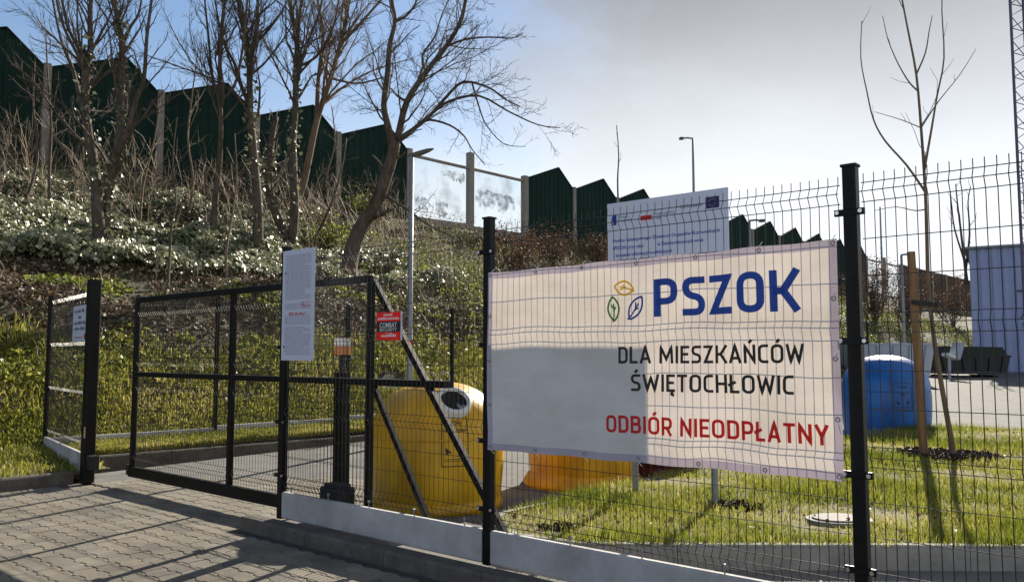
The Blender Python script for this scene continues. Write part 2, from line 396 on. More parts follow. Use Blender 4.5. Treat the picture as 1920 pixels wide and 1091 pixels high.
for mm in (M_paver, M_paver2, M_paver3):
    for q in range(2):
        mb = MB(); paver_mesh(mb, Vector((0, 0, 0)), ux, uy, tilt=(random.uniform(-.008, .008), random.uniform(-.008, .008)))
        me = bpy.data.meshes.new('paver'); me.from_pydata(mb.v, [], mb.f); me.materials.append(mm); pmesh.append(me)
cand = []
for i in range(-45, 33):
    for j in range(0, 46):
        o = F(-i * LB - .0, j * WB + .0)
        if i * LB + LB > 0 and False: continue
        t = -i * LB
        if t > 6.7 or t < -8.5: continue
        if t - LB < 2.8 and j * WB < .24: continue
        if t > 6.6 and j * WB < .2: continue
        c = o + ux * .1 + uy * .08; cand.append((t, j, o, c))
cc = np.array([tuple(c[3]) for c in cand]); vis = inview(cc, 20); dist = np.linalg.norm(cc[:, :2], axis=1)
order = sorted(range(len(cand)), key=lambda i: (not vis[i], dist[i]))
rest = [MB(), MB(), MB()]
for k, i in enumerate(order):
    o = cand[i][2]
    if k < 300 and vis[i]:
        b = bpy.data.objects.new('paver', random.choices(pmesh, (3, 3, 3, 3, 1, 1))[0]); C.objects.link(b); b.parent = st
        b.location = o + Vector((0, 0, random.uniform(-.002, .002)))
    else:
        paver_mesh(random.choices(rest, (3, 3, 1))[0], o, ux, uy, dz=random.uniform(-.002, .002), tilt=(random.uniform(-.008, .008), random.uniform(-.008, .008)))
for mb, mm in zip(rest, (M_paver, M_paver2, M_paver3)):
    struct(mb.build('paver_field', mm, st), 'stuff')
# strip of the same blocks in the gateway, behind the fence line
gw = MB()
for i in range(-34, -13):
    for j in range(-14, 0):
        t = -i * LB
        if t > 6.45 or t - LB < 2.7: continue
        paver_mesh(gw, F(t, j * WB), ux, uy, dz=.012 + random.uniform(-.002, .002))
struct(gw.build('gateway_pavers', M_paver, yard), 'stuff')

def kerb_run(root, pts, wdt, h, stone=1.0, m=M_kerb, z0=0., gap=.006, name='kerbstone'):
    # kerbstones one by one along a polyline (inner side to the left of travel)
    for a, b in zip(pts[:-1], pts[1:]):
        a, b = Vector(a), Vector(b); d = b - a; n = max(1, round(d.length / stone)); u = d / n
        side = Vector((-d.y, d.x, 0)).normalized() * wdt
        for i in range(n):
            p = a + u * i + u.normalized() * gap * .5; q = a + u * (i + 1) - u.normalized() * gap * .5; bv = .018
            dz = Vector((0, 0, random.uniform(-.003, .003)))
            prof = [(0, -.1), (0, h - bv), (bv, h), (1., h), (1., -.1)]
            vs = []
            for e_ in (p, q):
                for x, z in prof: vs.append(e_ + side * (x if x in (0, 1.) else x / wdt) + Vector((0, 0, z)) + dz)
            k = len(prof)
            MB().add(vs, [(i2, k + i2, k + (i2 + 1) % k, (i2 + 1) % k) for i2 in range(k)] + [tuple(range(k)), tuple(range(2 * k - 1, k - 1, -1))]).build(name, m, root)
def kerb_root(name):
    o = bpy.data.objects.new(name, None); C.objects.link(o); ORG[o.name] = (0, 0, 0); struct(o); return o
k1 = kerb_root('street_kerb'); kerb_run(k1, [F(2.82, .22), F(-8, .22)], .15, .105)
k2 = kerb_root('driveway_kerb'); kerb_run(k2, [F(6.72, 5.1), F(6.72, .1)], .14, .13)
k3 = kerb_root('yard_kerb'); kerb_run(k3, [S(-5.0, 20.15, .02), S(3, 20.15, .02), S(12, 20.15, .12), S(24, 20.15, .3)], .13, .13)

# ------------------------------------------------------------------ lawn island behind the banner
isl = [(-.25, 6.95), (.02, 6.45), (.45, 6.18), (1.2, 6.12), (2.4, 6.1), (4.2, 6.06), (7.0, 6.02), (11.0, 6.0), (15, 6.0), (15, 14.4), (11, 14.6), (7.4, 14.4), (5.5, 13.6), (3.6, 11.75), (2.3, 10.35), (1.26, 9.05), (.4, 8.0), (-.12, 7.4)]
def islz(x, y): return .165 + yardz(y) + .05 * sstep(7, 10, y) * (1 + wob(np.asarray(x) * 2.1, np.asarray(y) * 2.1))
bm = bmesh.new(); cen = Vector((5, 9.5, float(islz(5, 9.5))))
ring = [Vector((x, y, float(.165 + yardz(y)))) for x, y in isl]
mb = MB(); nr = 14; k = len(ring)
# densify ring
ring2 = []
for i in range(k):
    a, b = ring[i], ring[(i + 1) % k]; n = max(1, int((b - a).length / .35))
    ring2 += [a.lerp(b, j / n) for j in range(n)]
k = len(ring2); vs = []
for j in range(nr):
    f = j / nr
    for p in ring2:
        q = p.lerp(cen, f); q.z = float(islz(q.x, q.y)) if j > 0 else p.z; vs.append(q)
vs.append(cen)
fs = [(j * k + i, j * k + (i + 1) % k, (j + 1) * k + (i + 1) % k, (j + 1) * k + i) for j in range(nr - 1) for i in range(k)] + [((nr - 1) * k + i, (nr - 1) * k + (i + 1) % k, nr * k) for i in range(k)]
lawn = mb.add(vs, fs).build('lawn', M_turf, smooth=True); struct(lawn)
k4 = kerb_root('lawn_kerb')
kr = [Vector((x, y, float(yardz(y)))) for x, y in isl[:9]]; kerb_run(k4, kr, .08, .178, m=M_kerb2)
kr = [Vector((x, y, float(yardz(y)))) for x, y in isl[10:] + isl[:1]]; kerb_run(k4, kr, .08, .178, m=M_kerb2)
def inpoly(x, y, poly):
    c = np.zeros(len(x), bool); n = len(poly)
    for i in range(n):
        (x1, y1), (x2, y2) = poly[i], poly[(i + 1) % n]
        cond = ((y1 > y) != (y2 > y)) & (x < (x2 - x1) * (y - y1) / (y2 - y1 + 1e-12) + x1); c ^= cond
    return c
n = 330000; x = rng.uniform(-.3, 11, n); y = rng.uniform(5.9, 14.6, n)
keep = inpoly(x, y, isl) & (rng.random(n) < np.clip(9.5 / y, 0, 1) ** 1.4)
tx, ty = 5.75, 11.0
keep &= ((x - tx) ** 2 / .35 + (y - ty) ** 2 / .22 > 1) & ((x - 1.98) ** 2 + (y - 7.66) ** 2 > .03) & (((x - 2.72) / .28) ** 2 + ((y - 7.0) / .2) ** 2 > 1)
patch = wob(x * 2.3, y * 2.3); fine = wob(x * 7.3 + 2, y * 6.1); keep &= rng.random(n) < np.clip(.72 + .55 * patch + .35 * fine, .06, 1)
x, y, patch = x[keep], y[keep], patch[keep]; P = np.stack([x, y, islz(x, y) - .004], 1); ok = inview(P, 60); P = P[ok]; patch = patch[ok]
h = rng.gamma(5, .011, len(P)) * (1 + .6 * patch)
field = .5 - .28 * patch + .18 * wob(P[:, 0] * 3.1 + 5, P[:, 1] * 3.3)
struct(tag(blades('lawn_grass', P, h, M_grass, .0035, .6, mean=field), 'short bright green grass on the kerbed island', 'grass'), 'stuff')
print('lawn blades', len(P))

# verge left of the driveway kerb and strips along the yard fence
vp = [F(6.86, -.4), F(6.86, 9), F(10.3, 9), F(9.25, -.4)]
MB().add([(p.x, p.y, .115 if i < 2 else .2) for i, p in enumerate(vp)], [tuple(range(len(vp)))]).build('verge', M_turf)['kind'] = 'structure'
vpoly = [(p.x, p.y) for p in vp]
sx = MB().add([S(-5.0, 20.02, .13), S(24, 20.02, .42), S(24, 18.3, .5), S(-5.0, 18.3, .2)], [(0, 1, 2, 3)]).build('fence_strip', M_turf); struct(sx)
n = 60000; x = rng.uniform(-16, -4.5, n); y = rng.uniform(6, 17, n); kp = inpoly(x, y, vpoly)
tq = (x[kp] - P2.x) * D.x + (y[kp] - P2.y) * D.y; Pv = np.stack([x[kp], y[kp], .115 + .085 * np.clip((tq - 6.86) / 2.8, 0, 1)], 1); Pv = Pv[inview(Pv, 80)]
s = rng.uniform(-13, 13, 330000); r = 20 - rng.random(330000) ** 1.25 * 5.2
kp = ~((s < -4.9) & (r > 19)); s, r = s[kp], r[kp]
kp = rng.random(len(s)) < np.where(r > 18.2, 1, np.clip(.6 + .7 * wob(s * 1.7, r * 1.7), 0, 1) * sstep(15.2, 17.6, r + .9 * wob(s * .9, r * 2))); s, r = s[kp], r[kp]
z = np.where(r > 18.3, np.maximum(.14 + .0115 * (s + 5) + (20 - r) * .04, slopez(s, r)), slopez(s, r)); Ps = srxyz(s, r, z); Ps = Ps[inview(Ps, 60)]
P = np.concatenate([Pv, Ps]); sq, rq = sr(P); h = rng.uniform(.05, .13, len(P)) * (1 + 1.0 * sstep(18.8, 17, rq) * np.clip(wob(sq * 1.3, rq * 1.3) + .4, 0, 1)); print('verge', len(P))
struct(tag(blades('rough_grass', P, h, M_rough, .010, .8, mean=.5 + .3 * wob(sq * 2.2 + 1, rq * 2.4)), 'rough yellow-green grass at the foot of the bank', 'grass'), 'stuff')

# ------------------------------------------------------------------ street fence
ZPL, ZT = .335, 2.45
FOLD = [(ZT - .02 - .10, .1), (ZT - .12 - .57 - .1, .1), (ZT - .12 - 2 * .67 - .0 - .1, .1), (ZPL + .03, .1)]
def wire_panel(mb, o, u, length, nrm, z0, z1, folds, pitch=.05, rad=.0024, spike=.028, gap=3):
    """welded wire panel: o base point, u direction, nrm fold direction"""
    o, u, nrm = Vector(o), Vector(u), Vector(nrm); prof = [(0, z0 - .0)]; hz = []
    for f in sorted(folds):
        prof += [(0, f), (.03, f + .05), (0, f + .1)]; hz += [(0, f), (.03, f + .05), (0, f + .1)]
    prof.append((0, z1 + spike))
    fs_ = sorted(folds); edges = [(a + .1, b) for a, b in zip(fs_[:-1], fs_[1:])]
    for a, b in edges:
        for k in range(1, gap): hz.append((0, a + (b - a) * k / gap))
    n = int(length / pitch); off = (length - n * pitch) / 2
    for i in range(n + 1):
        q = o + u * (off + i * pitch); jx = u * random.uniform(-.0012, .0012)
        mb.tube([q + nrm * a + Vector((0, 0, z)) + jx for a, z in prof], rad, 4)
    for a, z in hz:
        mb.tube([o + u * off * .4 + nrm * (a + rad * 1.7) + Vector((0, 0, z)), o + u * (length - off * .4) + nrm * (a + rad * 1.7) + Vector((0, 0, z))], rad * 1.15, 4)
    return mb
fence = thing('street_fence', F(0), 'dark welded wire fence on white plinth carrying the big banner', 'fence')
posts = [2.5, 0, -2.53, -5.06]
for t in posts:
    zb, zt = .10, 2.52
    p = MB().bbar(F(t, 0, zb), F(t, 0, zt), .068, .068, D, .008).build('post', M_steel, fence)
    MB().bbar(F(t, 0, zt), F(t, 0, zt + .012), .081, .081, D, .006).build('post_cap', M_tie, p)
    for z in (2.28, 1.62, .95, .48):
        MB().bbar(F(t + .075, .03, z), F(t - .075, .03, z), .034, .022, (0, 0, 1), .003).build('clamp', M_steel, p)
        for s_ in (-1, 1): MB().tube([F(t + s_ * .058, .04, z), F(t + s_ * .058, .052, z)], .011, 8).build('clamp_screw', M_screw, p)
folds = [ZT - .12, ZT - .79, ZT - 1.46, ZPL + .04]
for a, b in zip(posts[:-1], posts[1:]):
    wire_panel(MB(), F(a - .045), -D, a - b - .09, NV, ZPL + .015, ZT, folds).build('wire_panel', M_wire, fence)
    p = MB().bbar(F(a - .04, .0, .22), F(b + .04, .0, .22), .23, .055, (0, 0, 1), .012).build('plinth_board', M_plinth, fence)
    for k in range(5):
        cl = MB(); q = a - .2 - k * (a - b - .4) / 4
        cl.tube([F(q, .03, ZPL + .002), F(q + .006, .036, ZPL + .03), F(q, .03, ZPL + .055)], .004, 5)
        cl.tube([F(q, .028, ZPL + .055), F(q, .046, ZPL + .055)], .009, 8).build('panel_clip', M_galv, fence)
print('fence ok')

# ------------------------------------------------------------------ sliding gate (behind the fence line)
GV = -.22
def G(t, z, v=0.): return F(t, GV + v, z)
gate = thing('sliding_gate', G(4, 0), 'dark steel cantilever sliding gate with wire infill, partly open', 'gate')
tl, tr_ = 5.88, 1.57
zb, zm, zt = .20, 1.32, 2.2
for nm, a, b, w1 in (('top_rail', G(tl, zt), G(tr_, zt), .06), ('middle_rail', G(tl - .03, zm), G(.62, zm), .055), ('bottom_beam', G(tl + .05, zb - .02), G(-.05, zb - .02), .12)):
    MB().bbar(a, b, w1, .10 if nm == 'middle_rail' else .06, (0, 0, 1), .006).build(nm, M_steel, gate)
for t in (tl, 3.75, tr_):
    MB().bbar(G(t, zb + .042), G(t, zt - .031), .06, .055, D, .006).build('upright', M_steel, gate)
MB().bbar(G(tr_ - .04, zt - .02, .004), G(.03, zb + .05, .004), .055, .05, NV, .006).build('diagonal_brace', M_steel, gate)
MB().bbar(G(tr_ - .05, zm - .02, .004), G(.83, zb + .05, .004), .05, .045, NV, .006).build('diagonal_brace', M_steel, gate)
for a, b in ((tl, 3.75), (3.75, tr_)):
    for z0, z1 in ((zb + .05, zm - .035), (zm + .035, zt - .04)):
        wire_panel(MB(), G(a - .04, 0, .0), -D, a - b - .08, NV, z0, z1, [z0 + .06, z0 + .06 + (z1 - z0 - .22) / 1.0] if True else [], spike=0, gap=4).build('wire_infill', M_wire, gate)
MB().bbar(G(tl + .075, zb - .06), G(tl + .075, zb + .06), .05, .07, D, .01).build('end_roller', M_tie, gate)
# gate portal posts and carriage
gp = thing('gate_guide_post', F(2.13, -.36), 'thick dark guide post standing behind the sliding gate', 'post')
MB().bbar(F(2.13, -.36, 0), F(2.13, -.36, 1.38), .12, .1, D, .008).build('post', M_steel, gp)
MB().bbar(F(2.13, -.36, 1.38), F(2.13, -.36, 1.394), .125, .105, D, .008).build('cap', M_tie, gp)
mt = thing('gate_carriage', F(1.88, -.1), 'squat black roller carriage housing by the gate guide post', 'gate motor')
b = MB().bbar(F(1.86, -.12, .12), F(1.86, -.12, .42), .32, .2, D, .05).build('housing', M_tie, mt)
MB().bbar(F(1.86, -.12, .42), F(1.86, -.12, .45), .25, .14, D, .03).build('lid', M_tie, mt)
MB().bbar(F(1.675, -.12, .2), F(1.675, -.12, .30), .03, .03, D, .006).build('orange_reflector', M_orl, mt)
wl = thing('warning_lamp', F(2.13, -.36, 2.0), 'small white and orange flashing lamp on the gate guide post', 'lamp')
wl.location = F(2.13, -.36, 1.394); ORG[wl.name] = tuple(wl.location)
MB().bbar(F(2.13, -.36, 1.394), F(2.13, -.36, 1.55), .05, .05, D, .01).build('neck', M_tie, wl)
MB().bbar(F(2.13, -.36, 1.55), F(2.13, -.36, 1.63), .14, .10, D, .02).build('orange_lens', M_orl, wl)
MB().bbar(F(2.13, -.36, 1.63), F(2.13, -.36, 1.70), .145, .105, D, .02).build('white_cap', M_whp, wl)
gc = thing('gate_catch_post', F(6.59), 'stout dark gate post with latch at the driveway kerb', 'post')
MB().bbar(F(6.59, 0, 0), F(6.59, 0, 2.46), .13, .13, D, .01).build('post', M_steel, gc)
MB().bbar(F(6.59, 0, 2.46), F(6.59, 0, 2.475), .136, .136, D, .01).build('cap', M_tie, gc)
MB().bbar(F(6.44, .0, .18), F(6.44, .0, .34), .14, .11, D, .012).build('catch_roller', M_tie, gc)
MB().bbar(F(6.545, .068, .55), F(6.545, .068, .68), .035, .012, D, .003).build('latch_plate', M_screw, gc)

# return fence and yard fence at the foot of the bank
Cc = S(-4.4, 19.0); Gp = F(6.59)
rf_ = thing('return_fence', Gp + Vector((0, 0, 0)), 'short dark wire fence panel from the gate post to the bank', 'fence')
u = (Cc - Gp); u.z = 0; ln = u.length; u.normalize(); nn = Vector((-u.y, u.x, 0))
wire_panel(MB(), Gp + u * .1, u, ln - .16, -nn, .36, 2.36, [2.24, 1.62, 1.0, .38]).build('wire_panel', M_wire, rf_)
MB().bbar(Gp + u * .09 + Vector((0, 0, .22)), Cc - u * .05 + Vector((0, 0, .25)), .23, .055, (0, 0, 1), .01).build('plinth_board', M_plinth, rf_)
yf_ = thing('yard_fence', Cc, 'long dark wire fence with white plinth along the foot of the bank', 'fence')
for i in range(12):
    s0 = -4.4 + i * 2.55; zb = .1 + .035 * i
    MB().bbar(S(s0, 19.0, zb), S(s0, 19.0, zb + 2.32), .06, .06, E, .006).build('post', M_steel, yf_)
    if i < 11:
        wire_panel(MB(), S(s0 + .035, 19.0, zb - .1), E, 2.48, M, .36, 2.38, [2.26, 1.63, 1.0, .38], rad=.0026).build('wire_panel', M_wire, yf_)
        MB().bbar(S(s0 + .03, 19.0, zb + .13), S(s0 + 2.52, 19.0, zb + .13), .22, .05, (0, 0, 1), .01).build('plinth_board', M_plinth, yf_)

# ------------------------------------------------------------------ lettering helpers
def text_mesh(txt, size, m, parent, fn, name='lettering', bold=0.):
    cu = bpy.data.curves.new('t', 'FONT'); cu.body = txt; cu.size = size; cu.align_x = 'LEFT'; cu.offset = bold; cu.resolution_u = 3
    o = bpy.data.objects.new('t', cu); C.objects.link(o); me = o.to_mesh()
    vs = [v.co.copy() for v in me.vertices]; fs = [tuple(p.vertices) for p in me.polygons]
    o.to_mesh_clear(); bpy.data.objects.remove(o)
    if not vs: return None, 0
    wdt = max(v.x for v in vs)
    if fn is None: return None, wdt
    return MB().add([fn(v.x, v.y) for v in vs], fs).build(name, m, parent), wdt
def fit_text(txt, width, height, m, parent, fn, name='lettering', bold=0., x0=0., y0=0.):
    cu = bpy.data.curves.new('t', 'FONT'); cu.body = txt; cu.size = 1; cu.offset = bold; cu.resolution_u = 3
    o = bpy.data.objects.new('t', cu); C.objects.link(o); me = o.to_mesh()
    vs = [v.co.copy() for v in me.vertices]; fs = [tuple(p.vertices) for p in me.polygons]
    o.to_mesh_clear(); bpy.data.objects.remove(o)
    a = min(v.x for v in vs); b = max(v.x for v in vs); hh = .73
    return MB().add([fn(x0 + (v.x - a) / (b - a) * width, y0 + v.y / hh * height) for v in vs], fs).build(name, m, parent)
def round_poly(pts, rad, closed=False, seg=6):
    out = []; n = len(pts)
    for i, p in enumerate(pts):
        if (i in (0, n - 1) and not closed) or rad <= 0: out.append(p); continue
        a = Vector(pts[(i - 1) % n]).to_2d() if False else Vector((pts[(i - 1) % n][0], pts[(i - 1) % n][1])); b = Vector((p[0], p[1])); c = Vector((pts[(i + 1) % n][0], pts[(i + 1) % n][1]))
        da, dc = (a - b), (c - b); rr = min(rad, da.length * .5, dc.length * .5)
        p0 = b + da.normalized() * rr; p1 = b + dc.normalized() * rr
        for k in range(seg + 1):
            f = k / seg; q = p0 * (1 - f) ** 2 + b * 2 * f * (1 - f) + p1 * f * f; out.append((q.x, q.y))
    return out
def dens_poly(pts, closed, mx_=.14):
    out = []; n = len(pts)
    for i in range(n):
        out.append(pts[i])
        if i == n - 1 and not closed: break
        a, b = pts[i], pts[(i + 1) % n]; k = int(math.hypot(b[0] - a[0], b[1] - a[1]) / mx_)
        out += [(a[0] + (b[0] - a[0]) * j / (k + 1), a[1] + (b[1] - a[1]) * j / (k + 1)) for j in range(1, k + 1)]
    return out
def ribbon(pts, th, closed=False):
    n = len(pts); P_ = [Vector(p) for p in pts]; L_ = []; R_ = []
    for i in range(n):
        a = P_[(i - 1) % n] if (closed or i > 0) else P_[i]; c = P_[(i + 1) % n] if (closed or i < n - 1) else P_[i]
        d0 = (P_[i] - a); d1 = (c - P_[i])
        if d0.length < 1e-9: d0 = d1
        if d1.length < 1e-9: d1 = d0
        d0 = d0.normalized(); d1 = d1.normalized(); n0 = Vector((-d0.y, d0.x)); n1 = Vector((-d1.y, d1.x)); mm = (n0 + n1)
        mm = mm.normalized() if mm.length > 1e-6 else n0
        k = th / 2 / max(.4, mm.dot(n0)); L_.append(P_[i] + mm * k); R_.append(P_[i] - mm * k)
    vs = L_ + R_; m_ = n if closed else n - 1
    return vs, [(i, (i + 1) % n, n + (i + 1) % n, n + i) for i in range(m_)]
def glyph(ch, t):
    a, b = t / 2, 1 - t / 2; r = .22; acc = {'Ń': 'N', 'Ó': 'O', 'Ś': 'S'}; base = acc.get(ch, ch); W = .62; out = []
    if base == 'P': out = [([(a, 0), (a, 1)], 0, 0), ([(a, b), (W - a, b), (W - a, .4), (a, .4)], r, 0)]
    elif base == 'S': W = .58; out = [([(W, b), (a, b), (a, .55), (W - a, .45), (W - a, a), (0, a)], r, 0)]
    elif base == 'Z': W = .58; out = [([(0, b), (W - a * 1.3, b), (a * 1.3, a), (W, a)], 0, 0)]
    elif base == 'O': W = .66; out = [([(a, a), (a, b), (W - a, b), (W - a, a)], .24, 1)]
    elif base == 'K': out = [([(a, 0), (a, 1)], 0, 0), ([(W, 1.0), (.30, .5), (W, 0)], 0, 0), ([(a, .5), (.34, .5)], 0, 0)]
    elif base == 'D': W = .63; out = [([(a, 0), (a, 1)], 0, 0), ([(a, b), (W - a, b), (W - a, a), (a, a)], .26, 0)]
    elif base in 'LŁ':
        W = .5; out = [([(a, 1), (a, a), (W, a)], 0, 0)]
        if base == 'Ł': out.append(([(-.08, .42), (.32, .62)], 0, 0))
    elif base == 'A': W = .66; out = [([(a * .8, 0), (W / 2, b + .04), (W - a * .8, 0)], 0, 0), ([(.15, .28), (W - .15, .28)], 0, 0)]
    elif base == 'M': W = .84; out = [([(a, 0), (a * 1.5, b), (W / 2, .25), (W - a * 1.5, b), (W - a, 0)], 0, 0)]
    elif base == 'I': W = t; out = [([(a, 0), (a, 1)], 0, 0)]
    elif base in 'EĘ':
        W = .52; out = [([(W, b), (a, b), (a, a), (W, a)], 0, 0), ([(a, .52), (W - .06, .52)], 0, 0)]
        if base == 'Ę': out.append(([(W - .12, a), (W - .22, -.13), (W - .05, -.2)], .06, 0))
    elif base == 'N': W = .64; out = [([(a, 0), (a, b), (W - a, a), (W - a, 1)], 0, 0)]
    elif base == 'C': W = .54; out = [([(W, b), (a, b), (a, a), (W, a)], .24, 0)]
    elif base == 'W': W = .92; out = [([(a * .7, 1), (.25, a), (W / 2, .8), (W - .25, a), (W - a * .7, 1)], 0, 0)]
    elif base == 'T': W = .58; out = [([(0, b), (W, b)], 0, 0), ([(W / 2, b), (W / 2, 0)], 0, 0)]
    elif base == 'H': W = .62; out = [([(a, 0), (a, 1)], 0, 0), ([(W - a, 0), (W - a, 1)], 0, 0), ([(a, .5), (W - a, .5)], 0, 0)]
    elif base == 'B': W = .62; out = [([(a, 0), (a, 1)], 0, 0), ([(a, b), (W - a - .03, b), (W - a - .03, .53), (a, .53)], .17, 0), ([(a, .53), (W - a, .53), (W - a, a), (a, a)], .17, 0)]
    elif base == 'R': W = .62; out = [([(a, 0), (a, 1)], 0, 0), ([(a, b), (W - a, b), (W - a, .42), (a, .42)], r, 0), ([(W * .5, .42), (W - a * .6, 0)], 0, 0)]
    elif base == 'Y': W = .62; out = [([(a * .6, 1), (W / 2, .42), (W - a * .6, 1)], 0, 0), ([(W / 2, .45), (W / 2, 0)], 0, 0)]
    elif base == ' ': W = .22
    if ch in acc: out.append(([(W / 2 - .03, 1.08), (W / 2 + .13, 1.26)], 0, 0))
    return W, out
def stroke_text(txt, th, s0, s1, z0, hgt, m, parent, fn, names='letter', gap=.13):
    tot = sum(glyph(c, th)[0] for c in txt) + gap * (len(txt) - 1); kx = (s1 - s0) / tot; x = 0
    for c in txt:
        W, st_ = glyph(c, th); mb = MB()
        for q, (pts, rad, cl) in enumerate(st_):
            pp = dens_poly(round_poly(pts, rad, bool(cl)), bool(cl)); vs, fs = ribbon(pp, th, bool(cl))
            # subdivide nothing: letters are small against the cloth waves
            mb.add([fn(s0 + (x + v.x) * kx, z0 + v.y * hgt, .0022 + .0006 * q) for v in vs], fs)
        if st_: mb.build(names, m, parent)
        x += W + gap

# ------------------------------------------------------------------ banner
BS0, BS1, BZ0, BZ1 = .05, 2.475, .905, 2.135
def bsurf(s, z, off=0.):
    f = (s - BS0) / (BS1 - BS0); g_ = (z - BZ0) / (BZ1 - BZ0)
    edge = min(f, 1 - f, .12) / .12
    v = .060 + .010 * math.sin(s * 5.3 + z * 1.2) * edge + .006 * math.sin(s * 11 + 2.0 - z * 5) + .012 * (1 - edge) + .0018 * math.sin(s * 23 + z * 9) * math.sin(z * 7 + 1) + .004 * math.sin((s - z) * 14) * max(0, .25 - g_) * 4
    zz = z + .02 * (f - .5)
    zz += -.007 * math.sin(f * math.pi * 5) ** 2 * (g_ if g_ > .5 else -(1 - g_) * .7) * abs(2 * g_ - 1)
    return F(-s, v + off, zz)
ban = thing('banner', F(-1.25, .05, .9), 'large white vinyl banner with blue PSZOK lettering tied to wire fence', 'banner')
def cloth(name, s0, s1, z0, z1, m, off, nx, nz_):
    vs = [bsurf(s0 + (s1 - s0) * i / nx, z0 + (z1 - z0) * j / nz_, off) for i in range(nx + 1) for j in range(nz_ + 1)]
    fs = [(i * (nz_ + 1) + j, i * (nz_ + 1) + j + 1, (i + 1) * (nz_ + 1) + j + 1, (i + 1) * (nz_ + 1) + j) for i in range(nx) for j in range(nz_)]
    return MB().add(vs, fs).build(name, m, ban, smooth=True)
hw = .045
cloth('sheet', BS0 + hw, BS1 - hw, BZ0 + hw, BZ1 - hw, M_banner, 0, 140, 68)
cloth('hem', BS0, BS1, BZ1 - hw, BZ1, M_hem, 0, 70, 2); cloth('hem', BS0, BS1, BZ0, BZ0 + hw, M_hem, 0, 70, 2)
cloth('hem', BS0, BS0 + hw, BZ0 + hw, BZ1 - hw, M_hem, 0, 2, 34); cloth('hem', BS1 - hw, BS1, BZ0 + hw, BZ1 - hw, M_hem, 0, 2, 34)
fnb = lambda s, z, o: bsurf(s, z, o)
tilt = lambda s: .02 * (s - 1.7)
stroke_text('PSZOK', .175, 1.388, 2.262, 1.775, .225, M_blueink, ban, fnb, gap=.12)
stroke_text('DLA MIESZKAŃCÓW', .155, 1.139, 2.291, 1.498, .102, M_ink, ban, fnb)
stroke_text('ŚWIĘTOCHŁOWIC', .155, 1.228, 2.231, 1.332, .102, M_ink, ban, fnb)
stroke_text('ODBIÓR NIEODPŁATNY', .165, 1.044, 2.405, 1.078, .105, M_redink, ban, fnb)
def leaf_mark(cs, cz, ang, w_, h_, m):
    ca, sa = math.cos(ang), math.sin(ang); pts = []
    for k in range(13):
        f = k / 12; pts.append((w_ * math.sin(f * math.pi) ** .8, h_ * (f - .5)))
    for k in range(1, 13):
        f = 1 - k / 12; pts.append((-w_ * math.sin(f * math.pi) ** .8, h_ * (f - .5)))
    vein = [[(-.012, -h_ * .55), (.0, -h_ * .3), (.004, h_ * .22)], [(0, -h_ * .12), (w_ * .45, h_ * .08)], [(.0, h_ * .02), (-w_ * .4, h_ * .2)]]
    mb = MB(); q = 0
    for ps, th in [(pts, .0125)] + [(v_, .010) for v_ in vein]:
        vs, fs = ribbon(ps, th); mb.add([fnb(cs + v.x * ca - v.y * sa, cz + v.x * sa + v.y * ca, .0016 + .0006 * q) for v in vs], fs); q += 1
    mb.build('leaf_mark', m, ban)
leaf_mark(1.10, 1.835, R(6), .040, .15, M_greenink); leaf_mark(1.262, 1.835, R(-32), .040, .16, M_blueink); leaf_mark(1.178, 1.962, R(80), .042, .14, M_yellowink)
for s_, z_ in [(BS0 + .022 + (BS1 - BS0 - .044) * i / 6, z) for i in range(7) for z in (BZ0 + .022, BZ1 - .022)] + [(s__, BZ0 + (BZ1 - BZ0) * j / 4) for j in (1, 2, 3) for s__ in (BS0 + .022, BS1 - .022)]:
    c = bsurf(s_, z_, .002); mb = MB(); n = 12; vs = []
    for rr, dv in ((.014, 0), (.013, .003), (.008, .003), (.007, 0)):
        for k in range(n):
            a = 6.2832 * k / n; vs.append(c - D * rr * math.cos(a) + Vector((0, 0, rr * math.sin(a))) + NV * dv)
    e = mb.add(vs, [(i * n + k, i * n + (k + 1) % n, (i + 1) * n + (k + 1) % n, (i + 1) * n + k) for i in range(3) for k in range(n)]).build('eyelet', M_galv, ban)
    MB().tube([c - NV * .0 + Vector((0, 0, .0)), c + NV * .006 + Vector((0, 0, .012 if z_ > 1.5 else -.012)), c - NV * .045 + Vector((0, 0, .05 if z_ > 1.5 else -.05))], .0022, 5).build('cable_tie', M_whp, e)

# ------------------------------------------------------------------ signs on the street fence
def flat_sign(name, s0, s1, z0, z1, v, th, label, m=M_sign, base=None):
    o = thing(name, F(-(s0 + s1) / 2, v, z0), label, 'sign')
    MB().bbar(F(-s0, v, (z0 + z1) / 2), F(-s1, v, (z0 + z1) / 2), z1 - z0, th, (0, 0, 1), .001).build('sheet', m, o)
    return o
def word_row(mb, x0, x1, z, hgt, fn, wmin=.01, wmax=.04, q=0):
    x = x0
    while x < x1 - wmin * .5:
        w_ = min(random.uniform(wmin, wmax), x1 - x)
        # a worn illegible word: small strokes
        n = max(1, int(w_ / (hgt * .75)))
        for k in range(n):
            a = x + k * w_ / n; hh = hgt * random.choice((.7, .7, 1.0, .85)); b_ = a + w_ / n * .72
            mb.add([fn(a, z), fn(b_, z), fn(b_, z + hh), fn(a, z + hh)], [(0, 1, 2, 3)])
        x += w_ + hgt * .8
sA = flat_sign('notice_board', -2.485, -2.005, 1.50, 2.485, .045, .006, 'tall narrow white sheet of dense small print on the gate end post')
fA = lambda x, z: F(2.485 - x * 1.55, .0495, 1.50 + z)
mb = MB(); z = .945
for k in range(60):
    z -= .0149
    if .40 < z < .45 or .505 < z < .53 or .30 < z < .315: continue
    word_row(mb, .03, random.choice((.28, .28, .28, .22)), z, .0075, fA, .012, .05)
struct(mb.build('small_print', M_paleink, sA), 'stuff')
mb = MB()
for z in (.415, .402): word_row(mb, .07, .24, z, .011, fA, .03, .06)
